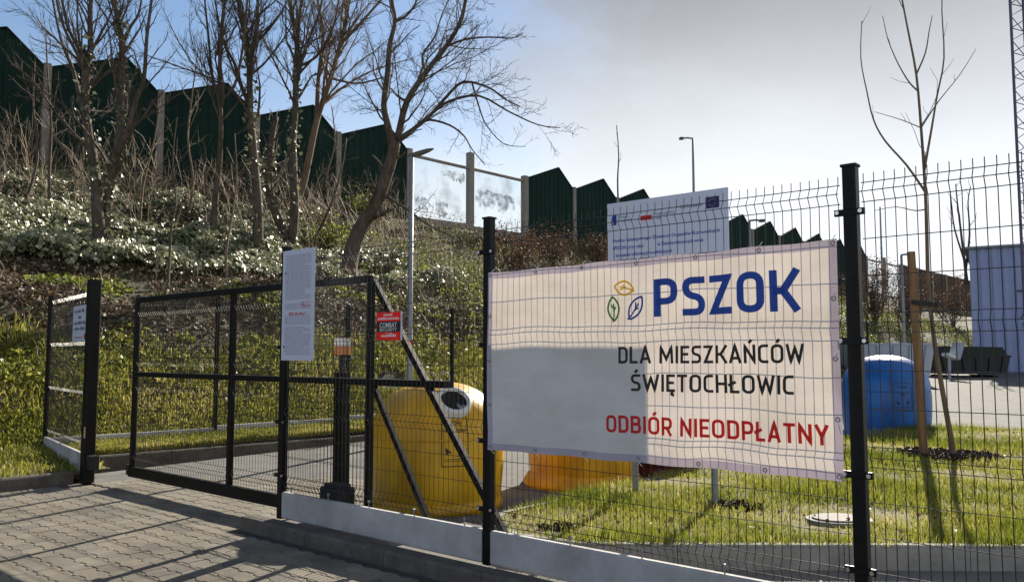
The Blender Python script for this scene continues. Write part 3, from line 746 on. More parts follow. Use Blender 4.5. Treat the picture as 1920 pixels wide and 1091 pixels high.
for z in (.475, .49, .51): word_row(mb, .19, .28, z, .008, fA, .02, .04)
struct(mb.build('red_print', M_redink, sA), 'stuff')
# security sign
sB = flat_sign('security_sign', -1.165, -.875, 1.665, 1.885, .05, .006, 'small red and black COMBAT SECURITY sign wired to the fence', M_redink)
fB = lambda x, z, o=.0545: F(1.165 - x * 1.208, o, 1.665 + z)
MB().add([fB(.004, .062, .0536), fB(.236, .062, .0536), fB(.236, .148, .0536), fB(.004, .148, .0536)], [(0, 1, 2, 3)]).build('black_band', M_ink, sB)
fit_text('COMBAT', .17, .042, M_whp, sB, lambda x, z: fB(.032 + x, .098 + z), bold=.01)
fit_text('SECURITY', .17, .024, M_whp, sB, lambda x, z: fB(.032 + x, .070 + z), bold=.01)
mb = MB(); word_row(mb, .07, .17, .19, .019, fB, .09, .1); word_row(mb, .012, .23, .160, .021, fB, .2, .22); word_row(mb, .05, .2, .025, .022, fB, .14, .15); word_row(mb, .09, .16, .052, .005, fB, .06, .07)
struct(mb.build('white_print', M_whp, sB), 'stuff')
MB().bbar(F(.8735, .05, 1.663), F(.8735, .05, 1.887), .012, .008, D, .001).build('edge_strip', M_sign, sB)
# little sign on the return fence
def RF(x, z, o=.05): return Gp + u * x + nn * o * (1 if nn.dot(NV) > 0 else -1) + Vector((0, 0, z))
sC = thing('access_sign', RF(.3, 1.55), 'small white notice with black lines on the panel beside the gate post', 'sign')
x1s, x0s = .16, .93
MB().bbar(RF(x1s, 1.95, .03), RF(x0s, 1.95, .03), .46, .006, (0, 0, 1), .001).build('sheet', M_sign, sC)
fC = lambda x, z: RF(x0s - x, 1.72 + z, .0345)
mb = MB()
for z, a, b_ in ((.37, .08, .69), (.29, .3, .47), (.215, .09, .68), (.145, .1, .67)): word_row(mb, a, b_, z, .043, fC, .1, .3)
struct(mb.build('black_print', M_greyink, sC), 'stuff')
mb = MB(); word_row(mb, .09, .58, .04, .022, fC, .05, .12); struct(mb.build('small_print', M_paleink, sC), 'stuff')
mb = MB().add([fC(.64, .03), fC(.70, .03), fC(.70, .09), fC(.64, .09)], [(0, 1, 2, 3)]); mb.build('red_emblem', M_redink, sC)

# ------------------------------------------------------------------ project information board on two legs
IBa, IBb = Vector((.99, 8.48, 0)), Vector((2.01, 7.60, 0)); ib_u = (IBb - IBa).normalized(); ib_n = Vector((ib_u.y, -ib_u.x, 0)); IW = (IBb - IBa).length
if ib_n.y > 0: ib_n = -ib_n
def IB(x, z, o=0.): return IBa + ib_u * x + ib_n * o + Vector((0, 0, z))
ib = thing('information_board', IB(.6, .17), 'white project information board on two steel legs behind the banner', 'sign')
MB().bbar(IB(0, 2.47), IB(IW, 2.47), 1.27, .012, (0, 0, 1), .003).build('sheet', M_sign, ib)
for x, zb_ in ((.28, .16), (1.14, .16)):
    MB().bbar(IB(x, zb_, -.035), IB(x, 3.0, -.035), .05, .05, ib_u, .005).build('leg', M_galv, ib)
Z0 = 1.835; fI = lambda x, z: IB(x, Z0 + z, .0085)
MB().add([fI(1.12, 1.09), fI(1.26, 1.09), fI(1.26, 1.20), fI(1.12, 1.20)], [(0, 1, 2, 3)]).build('navy_flag', M_navy, ib)
mb = MB()
for k in range(12):
    a = k * math.pi / 6; cx_, cz_ = 1.19 + .035 * math.cos(a), 1.145 + .035 * math.sin(a); pts = []
    for j in range(10):
        rr = .006 if j % 2 == 0 else .0026; b_ = math.pi / 2 + j * math.pi / 5; pts.append(IB(cx_ + rr * math.cos(b_), Z0 + cz_ + rr * math.sin(b_), .0095))
    mb.add(pts, [tuple(range(10))])
struct(mb.build('flag_star', M_yellowink, ib), 'stuff')
MB().add([fI(.40, 1.055), fI(.53, 1.055), fI(.53, 1.10), fI(.40, 1.10)], [(0, 1, 2, 3)]).build('red_flag_band', M_redink, ib)
MB().add([fI(.06, 1.04), fI(.115, 1.04), fI(.115, 1.15), fI(.06, 1.13)], [(0, 1, 2, 3)]).build('blue_emblem', M_blueink, ib)
mb = MB().add([IB(.062, Z0 + 1.05, .0093), IB(.08, Z0 + 1.05, .0093), IB(.07, Z0 + 1.09, .0093)], [(0, 1, 2)]); mb.build('yellow_emblem', M_yellowink, ib)
for txt, x, z, w_, h_, m in (('Fundusze', .145, 1.105, .11, .028, M_greyink), ('Europejskie', .145, 1.07, .14, .024, M_greyink), ('Rzeczpospolita', .565, 1.09, .21, .03, M_greyink), ('Polska', .565, 1.05, .08, .026, M_greyink), ('Unia Europejska', .85, 1.125, .23, .034, M_ink)):
    fit_text(txt, w_, h_, m, ib, lambda a, b_, x=x, z=z: fI(x + a, z + b_))
for txt, x, z, w_ in (('Punktu Selektywnego Zbierania Odpadów Komunalnych', .07, .86, 1.19), ('(PSZOK) przy ulicy            w Świętochłowicach wraz', .07, .785, 1.02), ('z kampanią informacyjno-edukacyjną', .07, .71, .68)):
    fit_text(txt, w_, .036, M_blueink, ib, lambda a, b_, x=x, z=z: fI(x + a, z + b_), bold=.012)
mb = MB()
for z, b_ in ((.58, 1.15), (.515, .85), (.40, .62), (.30, 1.0), (.235, .8), (.12, .7)): word_row(mb, .1, b_, z, .026, fI, .05, .16)
struct(mb.build('grey_print', M_paleink, ib), 'stuff')

# ------------------------------------------------------------------ igloo recycling bins
def igloo(name, cx_, cy_, z0, rad, hgt, m, label, face, hole=None, sticker=None, skirt=0., rings=False):
    o = thing(name, (cx_, cy_, z0), label, 'recycling bin', 'igloo recycling bins in a row')
    def prof(f):           # f 0..1 -> (r, z)
        if f < .45:
            g_ = f / .45; return rad * (.94 + .06 * math.sin(g_ * 2.2)), .05 + (hgt * .58 - .05) * g_
        g_ = (f - .45) / .55; a = g_ * math.pi / 2; e = .82
        return rad * .9876 * max(0, math.cos(a)) ** e, hgt * .58 + hgt * .42 * math.sin(a) ** 1.0
    def surf(az, f, off=0.):
        r_, z_ = prof(f); k = 1 + .012 * math.cos(az * 4); r2, z2 = prof(min(1, f + .01)); nr_ = Vector((z2 - z_, 0, r_ - r2)).normalized() if (abs(z2 - z_) + abs(r2 - r_)) > 1e-9 else Vector((0, 0, 1))
        rr = r_ * k + nr_.x * off
        return Vector((cx_ + rr * math.sin(az), cy_ - rr * math.cos(az), z0 + z_ + nr_.z * off))
    nA, nF = 64, 34; vs = [surf(2 * math.pi * i / nA, j / nF) for j in range(nF) for i in range(nA)] + [Vector((cx_, cy_, z0 + hgt))]
    fs = [(j * nA + i, j * nA + (i + 1) % nA, (j + 1) * nA + (i + 1) % nA, (j + 1) * nA + i) for j in range(nF - 1) for i in range(nA)] + [((nF - 1) * nA + i, (nF - 1) * nA + (i + 1) % nA, nF * nA) for i in range(nA)]
    body = MB().add(vs, fs).build('body', m, o, smooth=True)
    vs = []
    for rr, zz in ((rad * .90, 0), (rad * (1.0 + skirt), 0.0), (rad * (1.0 + skirt), .05), (rad * (.96 + skirt * .6), .10 + skirt * .3), (rad * .93, .12 + skirt * .6)):
        vs += [Vector((cx_ + rr * math.sin(2 * math.pi * i / nA), cy_ - rr * math.cos(2 * math.pi * i / nA), z0 + zz)) for i in range(nA)]
    MB().add(vs, [(j * nA + i, j * nA + (i + 1) % nA, (j + 1) * nA + (i + 1) % nA, (j + 1) * nA + i) for j in range(4) for i in range(nA)]).build('base_skirt', m, o, smooth=True)
    sm = []
    for q in range(nA): sm.append(surf(2 * math.pi * q / nA, .44, .006))
    MB().tube(sm + [sm[0]], .008, 5, False).build('mould_seam', m, body, smooth=True)
    if hole:
        az, f, hr = hole; sgn = -1; c = surf(az, f); nrm = (surf(az, f, .1) - c).normalized(); t1 = nrm.cross(Vector((0, 0, 1))).normalized(); t2 = nrm.cross(t1); n = 28
        def rg(rr, off): return [c + nrm * off + (t1 * math.cos(6.2832 * k / n) + t2 * math.sin(6.2832 * k / n)) * rr for k in range(n)]
        rs = rg(hr * 1.36, -.03) + rg(hr * 1.32, .03) + rg(hr * 1.2, .045) + rg(hr, .045) + rg(hr, -.02)
        cl = MB().add(rs, [(j * n + i, j * n + (i + 1) % n, (j + 1) * n + (i + 1) % n, (j + 1) * n + i) for j in range(4) for i in range(n)]).build('opening_collar', M_whp, o, smooth=True)
        mb = MB().add(rg(hr * 1.01, .008), [tuple(range(n))]); mb.build('hollow_shade_disc', M_dark, cl)  # black disc painted in for the unlit hollow inside the opening
        mb = MB().add([c + nrm * .012 + t1 * hr * a_ * sgn + t2 * hr * b_ for a_, b_ in ((.15, .35), (.3, .15), (.45, .5), (.7, .3), (.8, .55), (.4, .85), (.2, .6))], [tuple(range(7))]); mb.build('torn_flap', M_galv, cl)
    if sticker:
        az0, zc_, w_, h_, title, ink = sticker
        fz = lambda z: .45 * (z - .05) / (hgt * .58 - .05)
        sf = lambda x, z, off=.004: surf(az0 + x / rad, min(.99, max(.0, fz(zc_ + z))), off)
        mb = MB()
        for a, b_ in (((-w_ / 2, -h_ / 2), (w_ / 2, -h_ / 2)), ((-w_ / 2, h_ / 2), (w_ / 2, h_ / 2)), ((-w_ / 2, -h_ / 2), (-w_ / 2, h_ / 2)), ((w_ / 2, -h_ / 2), (w_ / 2, h_ / 2))):
            nn_ = 8; pts = [(a[0] + (b_[0] - a[0]) * k / nn_, a[1] + (b_[1] - a[1]) * k / nn_) for k in range(nn_ + 1)]
            v2, f2 = ribbon(pts, .009); mb.add([sf(v.x, v.y) for v in v2], f2)
        mb.build('sticker_frame', ink, o)
        fit_text(title, w_ * .55, .035, ink, o, lambda x, z: sf(-w_ * .27 + x, h_ * .33 + z), 'lettering', .02)
        if sticker[4] == 'METAL': fit_text('OPAKOWANIA', w_ * .9, .03, ink, o, lambda x, z: sf(-w_ * .45 + x, h_ * .18 + z), 'lettering', .02)
        for k in range(3):     # three bent arrows chasing in a triangle
            a = math.pi / 2 + k * 2.0944
            cx2, cz2 = .09 * math.cos(a), -.05 + .09 * math.sin(a)
            tri = [(.045, 0), (-.03, .035), (-.02, 0), (-.04, -.03)]; rot = a - math.pi / 2
            MB().add([sf(cx2 + p * math.cos(rot) - q * math.sin(rot), cz2 + p * math.sin(rot) + q * math.cos(rot), .005) for p, q in tri], [(0, 1, 2, 3)]).build('recycling_arrow', ink, o)
        for zz in (-.36, -.40):
            v2, f2 = ribbon([(-w_ * .4 + w_ * .8 * k / 6, zz * h_) for k in range(7)], .006); MB().add([sf(v.x, v.y) for v in v2], f2).build('sticker_line', ink, o)
    if rings:
        for dx in (-.07, .07):
            MB().tube([(cx_ + dx + .052 * math.cos(a), cy_ + dx * .3, z0 + hgt + .045 + .052 * math.sin(a)) for a in np.linspace(0, 6.2832, 17)], .009, 6).build('lifting_ring', M_galv, o, smooth=True)
    return o
igloo('recycling_bin', -.78, 8.72, 0, .685, 1.27, M_yel, 'bright yellow dome bin with white-rimmed opening beside the gate braces', 0, (R(22), .70, .135), (R(20), .72, .27, .48, 'METAL', M_ink), rings=True)
igloo('recycling_bin', .86, 10.15, 0, .66, 1.3, M_ora, 'orange dome bin with wide base skirt standing behind the banner', 0, (R(20), .7, .15), None, skirt=.10)
igloo('recycling_bin', 2.02, 11.1, .02, .66, 1.3, M_brn, 'dark red dome bin mostly hidden behind the banner', 0, None, None)
igloo('recycling_bin', 6.62, 14.75, .12, .74, 1.42, M_blu, 'blue dome paper bin at the back edge of the lawn', 0, None, (R(-3), .72, .30, .46, 'PAPIER', M_navy))

# ------------------------------------------------------------------ lamp posts
def lamp(base, top, r0, r1, label, group=None, sticker=False, head=.36, ang=1., flat=False):
    o = thing('street_lamp', base, label, 'street lamp', group); b, t = Vector(base), Vector(top)
    MB().tube([b, b.lerp(t, .3), b.lerp(t, .31), t], [r0, r0, r0 * .8, r1], 12).build('pole', M_galv, o, smooth=True)
    hd = Vector((math.cos(.35) * ang, -math.sin(.35) * 1, 0)).normalized(); up = Vector((0, 0, 1)); sd_ = hd.cross(up)
    k = head; prof = [(-.15, -.03, .05, .06), (.0, -.04, .07, .10), (.35, -.02, .13, .15), (.75, .10, .20, .14), (1.0, .19, .22, .06)]
    vs = []
    for x, zl, zh, wd in prof:
        c = t + hd * x * k
        vs += [c + up * zl * k + sd_ * wd * k * .8, c + up * zl * k - sd_ * wd * k * .8, c + up * zh * k - sd_ * wd * k, c + up * zh * k + sd_ * wd * k]
    MB().add(vs, [(i * 4 + j, i * 4 + (j + 1) % 4, i * 4 + 4 + (j + 1) % 4, i * 4 + 4 + j) for i in range(4) for j in range(4)] + [(3, 2, 1, 0), (16, 17, 18, 19)]).build('lamp_head', M_lamp, o)
    if sticker: MB().tube([b.lerp(t, .325), b.lerp(t, .345)], r0 * .86, 12).build('red_sticker', M_redink, o)
    return o
p = at(772, 292, 14.2); lamp((p.x, p.y, .1), (p.x, p.y, p.z), .055, .038, 'slim grey lamp post with angled flat head behind yellow bin', None, True, .42)
def highlamp(px, pyb, pyt, Y, arm, label, rr=.07):
    t = at(px, pyt, Y); bz = at(px, pyb, Y); b = Vector((t.x, t.y, bz.z))
    o = thing('street_lamp', b, label, 'street lamp', 'distant tall street lamps')
    MB().tube([b, t], [rr * 1.5, rr], 8).build('pole', M_galv, o, smooth=True)
    a = Vector((arm, 0, 0)); pts = [t, t + a * .4 + Vector((0, 0, abs(arm) * .05)), t + a]
    MB().tube(pts, rr * .8, 6).build('arm', M_galv, o)
    MB().bbar(t + a * .75, t + a * 1.05, .35 * rr / .07, .14 * rr / .07, (0, 1, 0), .03).build('lamp_head', M_lamp, o)
highlamp(1299, 440, 260, 70, -1.1, 'tall thin lamp post rising beyond the noise barrier above information board', .09)
highlamp(1405, 640, 414, 38, .65, 'lamp post with short arm in front of the barrier gables', .06)
highlamp(1690, 690, 478, 34, .45, 'pale lamp post between young tree and fence post', .05)
p = at(1650, 388, 75); o = thing('mast', (p.x, p.y, 6), 'thin plain pole on the skyline behind the fence', 'pole'); MB().tube([(p.x, p.y, 6), p], [.12, .07], 8).build('pole', M_galv, o)
# lattice mast at the right
mc = at(1944, 500, 32); mr = .55
o = thing('lattice_mast', (mc.x, mc.y, .3), 'violet-grey steel lattice mast rising beside the metal shed', 'mast')
legs = [Vector((mc.x + mr * math.cos(a), mc.y + mr * math.sin(a), 0)) for a in (R(180), R(300), R(60))]
for l in legs: MB().tube([l + Vector((0, 0, .3)), l + Vector((0, 0, 24))], .055, 8).build('leg', M_mastp, o)
for i in range(3):
    mb = MB(); a, b = legs[i], legs[(i + 1) % 3]
    for k in range(24):
        z = .5 + k; mb.tube([a + Vector((0, 0, z)), b + Vector((0, 0, z + .5)), a + Vector((0, 0, z + 1))], .02, 5)
    mb.build('bracing', M_mastp, o)

# ------------------------------------------------------------------ noise barrier
nb = thing('noise_barrier', S(0, 0, 8), 'dark green gabled noise barrier with concrete posts on top of the bank', 'noise barrier')
def vz(n): return EYE + 10.3 - .078 * n          # valley height at post n
PW = 4.0
def bpost(n, extra=0., w_=.3, m=M_concrete):
    s_ = n * PW; MB().bbar(S(s_, 0, topz(s_) - .6), S(s_, 0, vz(n) + .1 + extra), w_, .34, E, .03).build('post', m, nb)
for n in range(-4, 26):
    bpost(n, .55 if n == 5 else (.25 if n == 18 else 0), .34 if n in (4, 5, 6) else .26)
for n in range(-4, 25):
    s0, s1 = n * PW + .16, (n + 1) * PW - .16; zb_ = topz(n * PW) - .6
    if n in (4, 5, 17, 18):
        za, zb2 = vz(n) - .25, vz(n + 1) - .25
        zl = zb_ + 1.0
        MB().prism([S(s0, .03, zl), S(s1, .03, zl), S(s1, .03, zb2), S(s0, .03, za)], M * -.03).build('clear_panel', M_acryl, nb)
        MB().bbar(S(s0, 0, za + .07), S(s1, 0, zb2 + .07), .13, .16, (0, 0, 1), .02).build('top_rail', M_concrete, nb)
        MB().bbar(S(s0, 0, zl - .5), S(s1, 0, zl - .5), 1.0, .2, (0, 0, 1), .02).build('base_panel', M_concrete, nb)
        continue
    m = M_rust if n >= 16 else M_green
    # vertical ribs of the cladding
    pk = .68; mb = MB(); nr_ = 20; W_ = s1 - s0; vs = []
    hp = 0 if n >= 19 else 1.02
    def topf(f):
        base = vz(n) + (vz(n + 1) - vz(n)) * f
        return base + hp * (f / pk if f < pk else (1 - f) / (1 - pk))
    fs_ = sorted(set([k / (nr_ * 2) for k in range(nr_ * 2 + 1)] + [pk]))
    for k, f in enumerate(fs_):
        d_ = .10 if (k // 1) % 4 in (0, 1) else .055
        vs += [S(s0 + W_ * f, d_, zb_), S(s0 + W_ * f, d_, topf(f))]
    pan = mb.add(vs, [(2 * i, 2 * i + 2, 2 * i + 3, 2 * i + 1) for i in range(len(fs_) - 1)]).build('cladding_panel', m, nb)
    back = MB().prism([S(s0, -.06, zb_), S(s1, -.06, zb_), S(s1, -.06, topf(1)), S(s0 + W_ * pk, -.06, topf(pk)), S(s0, -.06, topf(0))], M * .1); back.build('panel_core', m, nb)
    for f0, f1 in ((0, pk), (pk, 1)):
        MB().bbar(S(s0 + W_ * f0, .03, topf(f0) + .02), S(s0 + W_ * f1, .03, topf(f1) + .02), .06, .2, (0, 0, 1), .01).build('capping', m, pan)
# dark stickers on the clear panels
def blot(n, f0, f1, z0, z1, m, seed):
    rr = random.Random(seed); k = 17; top = []; bot = []
    for i in range(k + 1):
        f = f0 + (f1 - f0) * i / k; top.append(S((n + f) * PW, .045, z1 + rr.uniform(-.12, .08) - .25 * (f - f0))); bot.append(S((n + f) * PW, .045, z0 + rr.uniform(-.2, .2) - .25 * (f - f0)))
    MB().add(top + bot, [(k + 1 + i, k + 2 + i, i + 1, i) for i in range(k)]).build('peeling_film', m, nb)
def film_mat(name, c):
    m = bpy.data.materials.new(name); m.use_nodes = True; t = m.node_tree; n = t.nodes; b = n['Principled BSDF']; b.inputs['Base Color'].default_value = (*c, 1); b.inputs['Roughness'].default_value = .6
    g_ = n.new('ShaderNodeNewGeometry'); nz1 = n.new('ShaderNodeTexNoise'); nz1.inputs['Scale'].default_value = 2.6; nz1.inputs['Detail'].default_value = 8; t.links.new(g_.outputs['Position'], nz1.inputs['Vector'])
    rp = n.new('ShaderNodeValToRGB'); rp.color_ramp.elements[0].position = .38; rp.color_ramp.elements[0].color = (0, 0, 0, 1); rp.color_ramp.elements[1].position = .62; rp.color_ramp.elements[1].color = (.75, .75, .75, 1); t.links.new(nz1.outputs['Fac'], rp.inputs[0])
    tr = n.new('ShaderNodeBsdfTransparent'); ms = n.new('ShaderNodeMixShader'); t.links.new(rp.outputs[0], ms.inputs[0]); t.links.new(tr.outputs[0], ms.inputs[1]); t.links.new(b.outputs[0], ms.inputs[2]); t.links.new(ms.outputs[0], n['Material Output'].inputs[0]); return m
M_film = film_mat('torn_grey_blue_film', (.16, .2, .27)); M_film2 = film_mat('torn_yellow_film', (.26, .22, .1))
blot(5, .08, .80, vz(5) - 2.0, vz(5) - 1.15, M_film, 3); blot(4, .1, .32, vz(4) - 2.7, vz(4) - 2.2, M_film, 4); blot(4, .42, .62, vz(4) - 3.0, vz(4) - 2.2, M_film, 5); blot(4, .5, .9, vz(4) - 1.0, vz(4) - .55, M_film2, 6)

# ------------------------------------------------------------------ shed and skips in the yard
sh0 = at(1826, 690, 42); sh0.z = float(yardz(42)); sx_ = Vector((.86, -.51, 0)).normalized(); sy_ = Vector((-sx_.y, sx_.x, 0)); SHH = at(1826, 468, 42).z - sh0.z
shed = thing('metal_shed', sh0, 'pale blue ribbed sheet metal shed at the back of the yard', 'shed')
for i in range(12):
    mb = MB(); vs = []
    for k in range(9):
        x = i * 1.0 + k / 8 * .992; d_ = 0 if k % 2 else .035; d_ = .09 if k in (0, 1, 4, 5) else 0
        q = sh0 + sx_ * x - sy_ * d_; vs += [q, q + Vector((0, 0, SHH))]
    mb.add(vs, [(2 * k, 2 * k + 2, 2 * k + 3, 2 * k + 1) for k in range(8)]).build('wall_sheet', M_cladd, shed)
MB().prism([sh0 + sy_ * .03, sh0 + sx_ * 12 + sy_ * .03, sh0 + sx_ * 12 + sy_ * 8, sh0 + sy_ * 8], (0, 0, SHH - .05)).build('core', M_cladd, shed)
MB().bbar(sh0 - sx_ * .25 + sy_ * 4 + Vector((0, 0, SHH + .06)), sh0 + sx_ * 12.2 + sy_ * 4 + Vector((0, 0, SHH + .06)), .12, 8.6, (0, 0, 1), .02).build('roof', M_galv, shed)
MB().bbar(sh0 + sx_ * 2.0 - sy_ * .1 + Vector((0, 0, SHH - 2.2)), sh0 + sx_ * 6 - sy_ * .1 + Vector((0, 0, SHH - 2.2)), .1, .08, (0, 0, 1), .01).build('door_track', M_lamp, shed)
MB().bbar(sh0 + sx_ * 3.0 - sy_ * .1 + Vector((0, 0, SHH - 2.3)), sh0 + sx_ * 2.1 - sy_ * .1 + Vector((0, 0, SHH - 3.6)), .06, .06, None, .01).build('brace', M_lamp, shed)
MB().bbar(sh0 + sx_ * 2.2 - sy_ * .1 + Vector((0, 0, SHH - 3.8)), sh0 + sx_ * 4.2 - sy_ * .1 + Vector((0, 0, .2)), .06, .06, None, .01).build('brace', M_lamp, shed)
def skip(name, px0, px1, py0, py1, Y, m, label, dep=2.2, cover=None, taper=.15, inner=True):
    a = at(px0, py1, Y); b = at(px1, py1, Y); zt_ = at(px0, py0, Y).z; z0 = a.z; o = thing(name, (a.x, Y, z0), label, 'skip', 'skips parked in the yard')
    x0, x1 = a.x, b.x; H = zt_ - z0; tp = (x1 - x0) * taper; th = .06
    out = [Vector((x0 + tp, Y, z0 + .12)), Vector((x1 - tp, Y, z0 + .12)), Vector((x1, Y, zt_)), Vector((x0, Y, zt_))]
    for dy in (0, dep):
        MB().prism([q + Vector((0, dy, 0)) for q in out], (0, .05, 0)).build('side_wall', m, o)
        MB().bbar(out[3] + Vector((-.04, dy + .02, 0)), out[2] + Vector((.04, dy + .02, 0)), .09, .1, (0, 0, 1), .01).build('rim', m, o)
    for q0, q1 in ((out[0], out[3]), (out[1], out[2])):
        MB().add([q0 + Vector((0, .05, 0)), q1 + Vector((0, .05, 0)), q1 + Vector((0, dep, 0)), q0 + Vector((0, dep, 0))], [(0, 1, 2, 3)]).build('end_wall', m, o)
    MB().add([out[0] + Vector((0, .05, .01)), out[1] + Vector((0, .05, .01)), out[1] + Vector((0, dep, .01)), out[0] + Vector((0, dep, .01))], [(0, 1, 2, 3)]).build('floor_plate', m, o)
    n = 5
    for k in range(n):
        f = (k + .5) / n; b0 = out[0].lerp(out[1], f); t0 = out[3].lerp(out[2], f); MB().bar(b0 + Vector((0, -.03, .03)), t0 + Vector((0, -.03, -.06)), .08, .06, (1, 0, 0)).build('rib', m, o)
    for f in (.15, .85):
        c = out[0].lerp(out[1], f); MB().bbar(c + Vector((0, .1, -.12)), c + Vector((0, dep - .1, -.12)), .12, .14, (0, 0, 1), .01).build('skid', m, o)
    if cover:
        MB().prism([Vector((x0 + .08, Y + .05, zt_ + .02)), Vector((x1 - .08, Y + .05, zt_ + .02)), Vector((x1 - .3, Y + .05, zt_ + .36 * cover)), Vector((x0 + .3, Y + .05, zt_ + .4 * cover))], (0, dep - .1, 0)).build('tarpaulin', M_canvas, o)
    return o
skip('waste_skip', 1600, 1756, 645, 712, 31, M_skipg, 'pale grey open waste skip behind the blue dome bin', taper=.08)
skip('waste_skip', 1768, 1896, 668, 706, 37, M_dkblue, 'dark skip under green tarpaulin in front of the metal shed', cover=1.15, taper=.06)
fl = at(1795, 672, 35.5); o = thing('ramp_flap', (fl.x, fl.y, yardz(35.5)), 'white steel flap propped upright between the two skips', 'ramp')
z_ = float(yardz(35.5))
MB().bbar(at(1772, 664, 35.5), at(1792, 672, 35.5), .14, .6, (0, 0, 1), .02).build('arm', M_whp, o); MB().bbar(at(1789, 673, 35.5), at(1797, 643, 35.5), .2, .7, (1, 0, 0), .02).build('plate', M_skipg, o); MB().bbar(Vector((at(1780, 700, 35.5).x, 35.5, z_)), at(1780, 668, 35.5), .1, .1, (1, 0, 0), .01).build('leg', M_skipg, o)

# round concrete cover in the lawn and mulch patches
o = thing('manhole_cover', (2.72, 7.0, .165), 'pale round concrete cover set in the grass', 'manhole cover')
for nm, r0, z0, z1 in (('ring', .27, .12, .195), ('lid', .22, .19, .208)):
    MB().prism([Vector((2.72 + r0 * math.cos(a), 7.0 + r0 * .8 * math.sin(a), z0)) for a in np.linspace(0, 6.2832, 25)[:-1]], (0, 0, z1 - z0)).build(nm, M_slab, o)
def chips(cx_, cy_, ra, rb, n):
    a = rng.random(n) * 6.283; q = np.sqrt(rng.random(n)); x = cx_ + ra * q * np.cos(a); y = cy_ + rb * q * np.sin(a); return np.stack([x, y, islz(x, y) + rng.uniform(0, .03, n)], 1)
xx = rng.uniform(0, 10, 1400); yy = rng.uniform(6.3, 14, 1400); kk = inpoly(xx, yy, isl); xx, yy = xx[kk], yy[kk]
Pd = np.stack([xx, yy, islz(xx, yy) + rng.uniform(.01, .05, len(xx))], 1)
struct(tag(leaves('fallen_leaves', Pd, rng.uniform(.02, .06, len(Pd)), M_litter, .4), 'dead leaves and straw scattered over the lawn', 'dead leaves'), 'stuff')
Pc = np.concatenate([chips(tx, ty, .65, .5, 1800), chips(1.98, 7.66, .3, .22, 350), chips(.35, 6.75, .14, .1, 120)])
struct(tag(leaves('bark_mulch', Pc, rng.uniform(.02, .06, len(Pc)), M_mulch, .3), 'dark bark mulch around the young tree and board leg', 'mulch'), 'stuff')

# ------------------------------------------------------------------ trees
def branch_path(rd, p, d, L_, n, gnarl, lift):
    pts = [Vector(p)]; d = Vector(d).normalized()
    for i in range(n):
        d = (d + Vector((rd.gauss(0, gnarl), rd.gauss(0, gnarl), rd.gauss(0, gnarl) + lift))).normalized(); pts.append(pts[-1] + d * L_ / n)
    return pts
def grow(rd, mb, pts, r0, r1, level, dens, lift, rmin, ratio=.42, spread=(.6, 1.1), start=.25):
    ln = sum((b - a).length for a, b in zip(pts[:-1], pts[1:])); n = max(2, int(dens * ln + rd.random()))
    for k in range(n):
        f = start + (1 - start) * ((k + rd.random()) / n); x = f * (len(pts) - 1); i = min(int(x), len(pts) - 2); q = pts[i].lerp(pts[i + 1], x - i)
        t = (pts[i + 1] - pts[i]).normalized(); a = t.orthogonal().normalized(); b = t.cross(a); an = rd.random() * 6.283; sp_ = rd.uniform(*spread)
        d = t * math.cos(sp_) + (a * math.cos(an) + b * math.sin(an)) * math.sin(sp_)
        rr = max(rmin, (r0 + (r1 - r0) * f) * rd.uniform(.2, .42)); L_ = ln * ratio * rd.uniform(.5, 1.2) * (1.1 - .6 * f)
        if L_ < .15: continue
        pp = branch_path(rd, q, d, L_, 5 if level > 1 else 4, .16, lift)
        mb.tube(pp, [rr * (1 - .75 * j / (len(pp) - 1)) + rmin * .3 for j in range(len(pp))], 4 if level > 1 else 3, False)
        if level > 1: grow(rd, mb, pp, rr, rr * .3, level - 1, dens * 2.0, lift, rmin, ratio * 1.05, spread, .2)
def px_path(pts, Y0, rd, jit=.25, dy=0.):
    out = []
    for i, (x, y) in enumerate(pts): out.append(at(x, y, Y0 + dy * i / max(1, len(pts) - 1) + (rd.uniform(-jit, jit) if i else 0)))
    return out
def smooth_path(pts, n=3):
    out = []
    for i in range(len(pts) - 1):
        p0, p1, p2, p3 = pts[max(0, i - 1)], pts[i], pts[i + 1], pts[min(len(pts) - 1, i + 2)]
        for k in range(n):
            t = k / n; out.append(.5 * ((2 * p1) + (p2 - p0) * t + (2 * p0 - 5 * p1 + 4 * p2 - p3) * t * t + (3 * p1 - p0 - 3 * p2 + p3) * t ** 3))
    out.append(pts[-1]); return out
ivyP = []
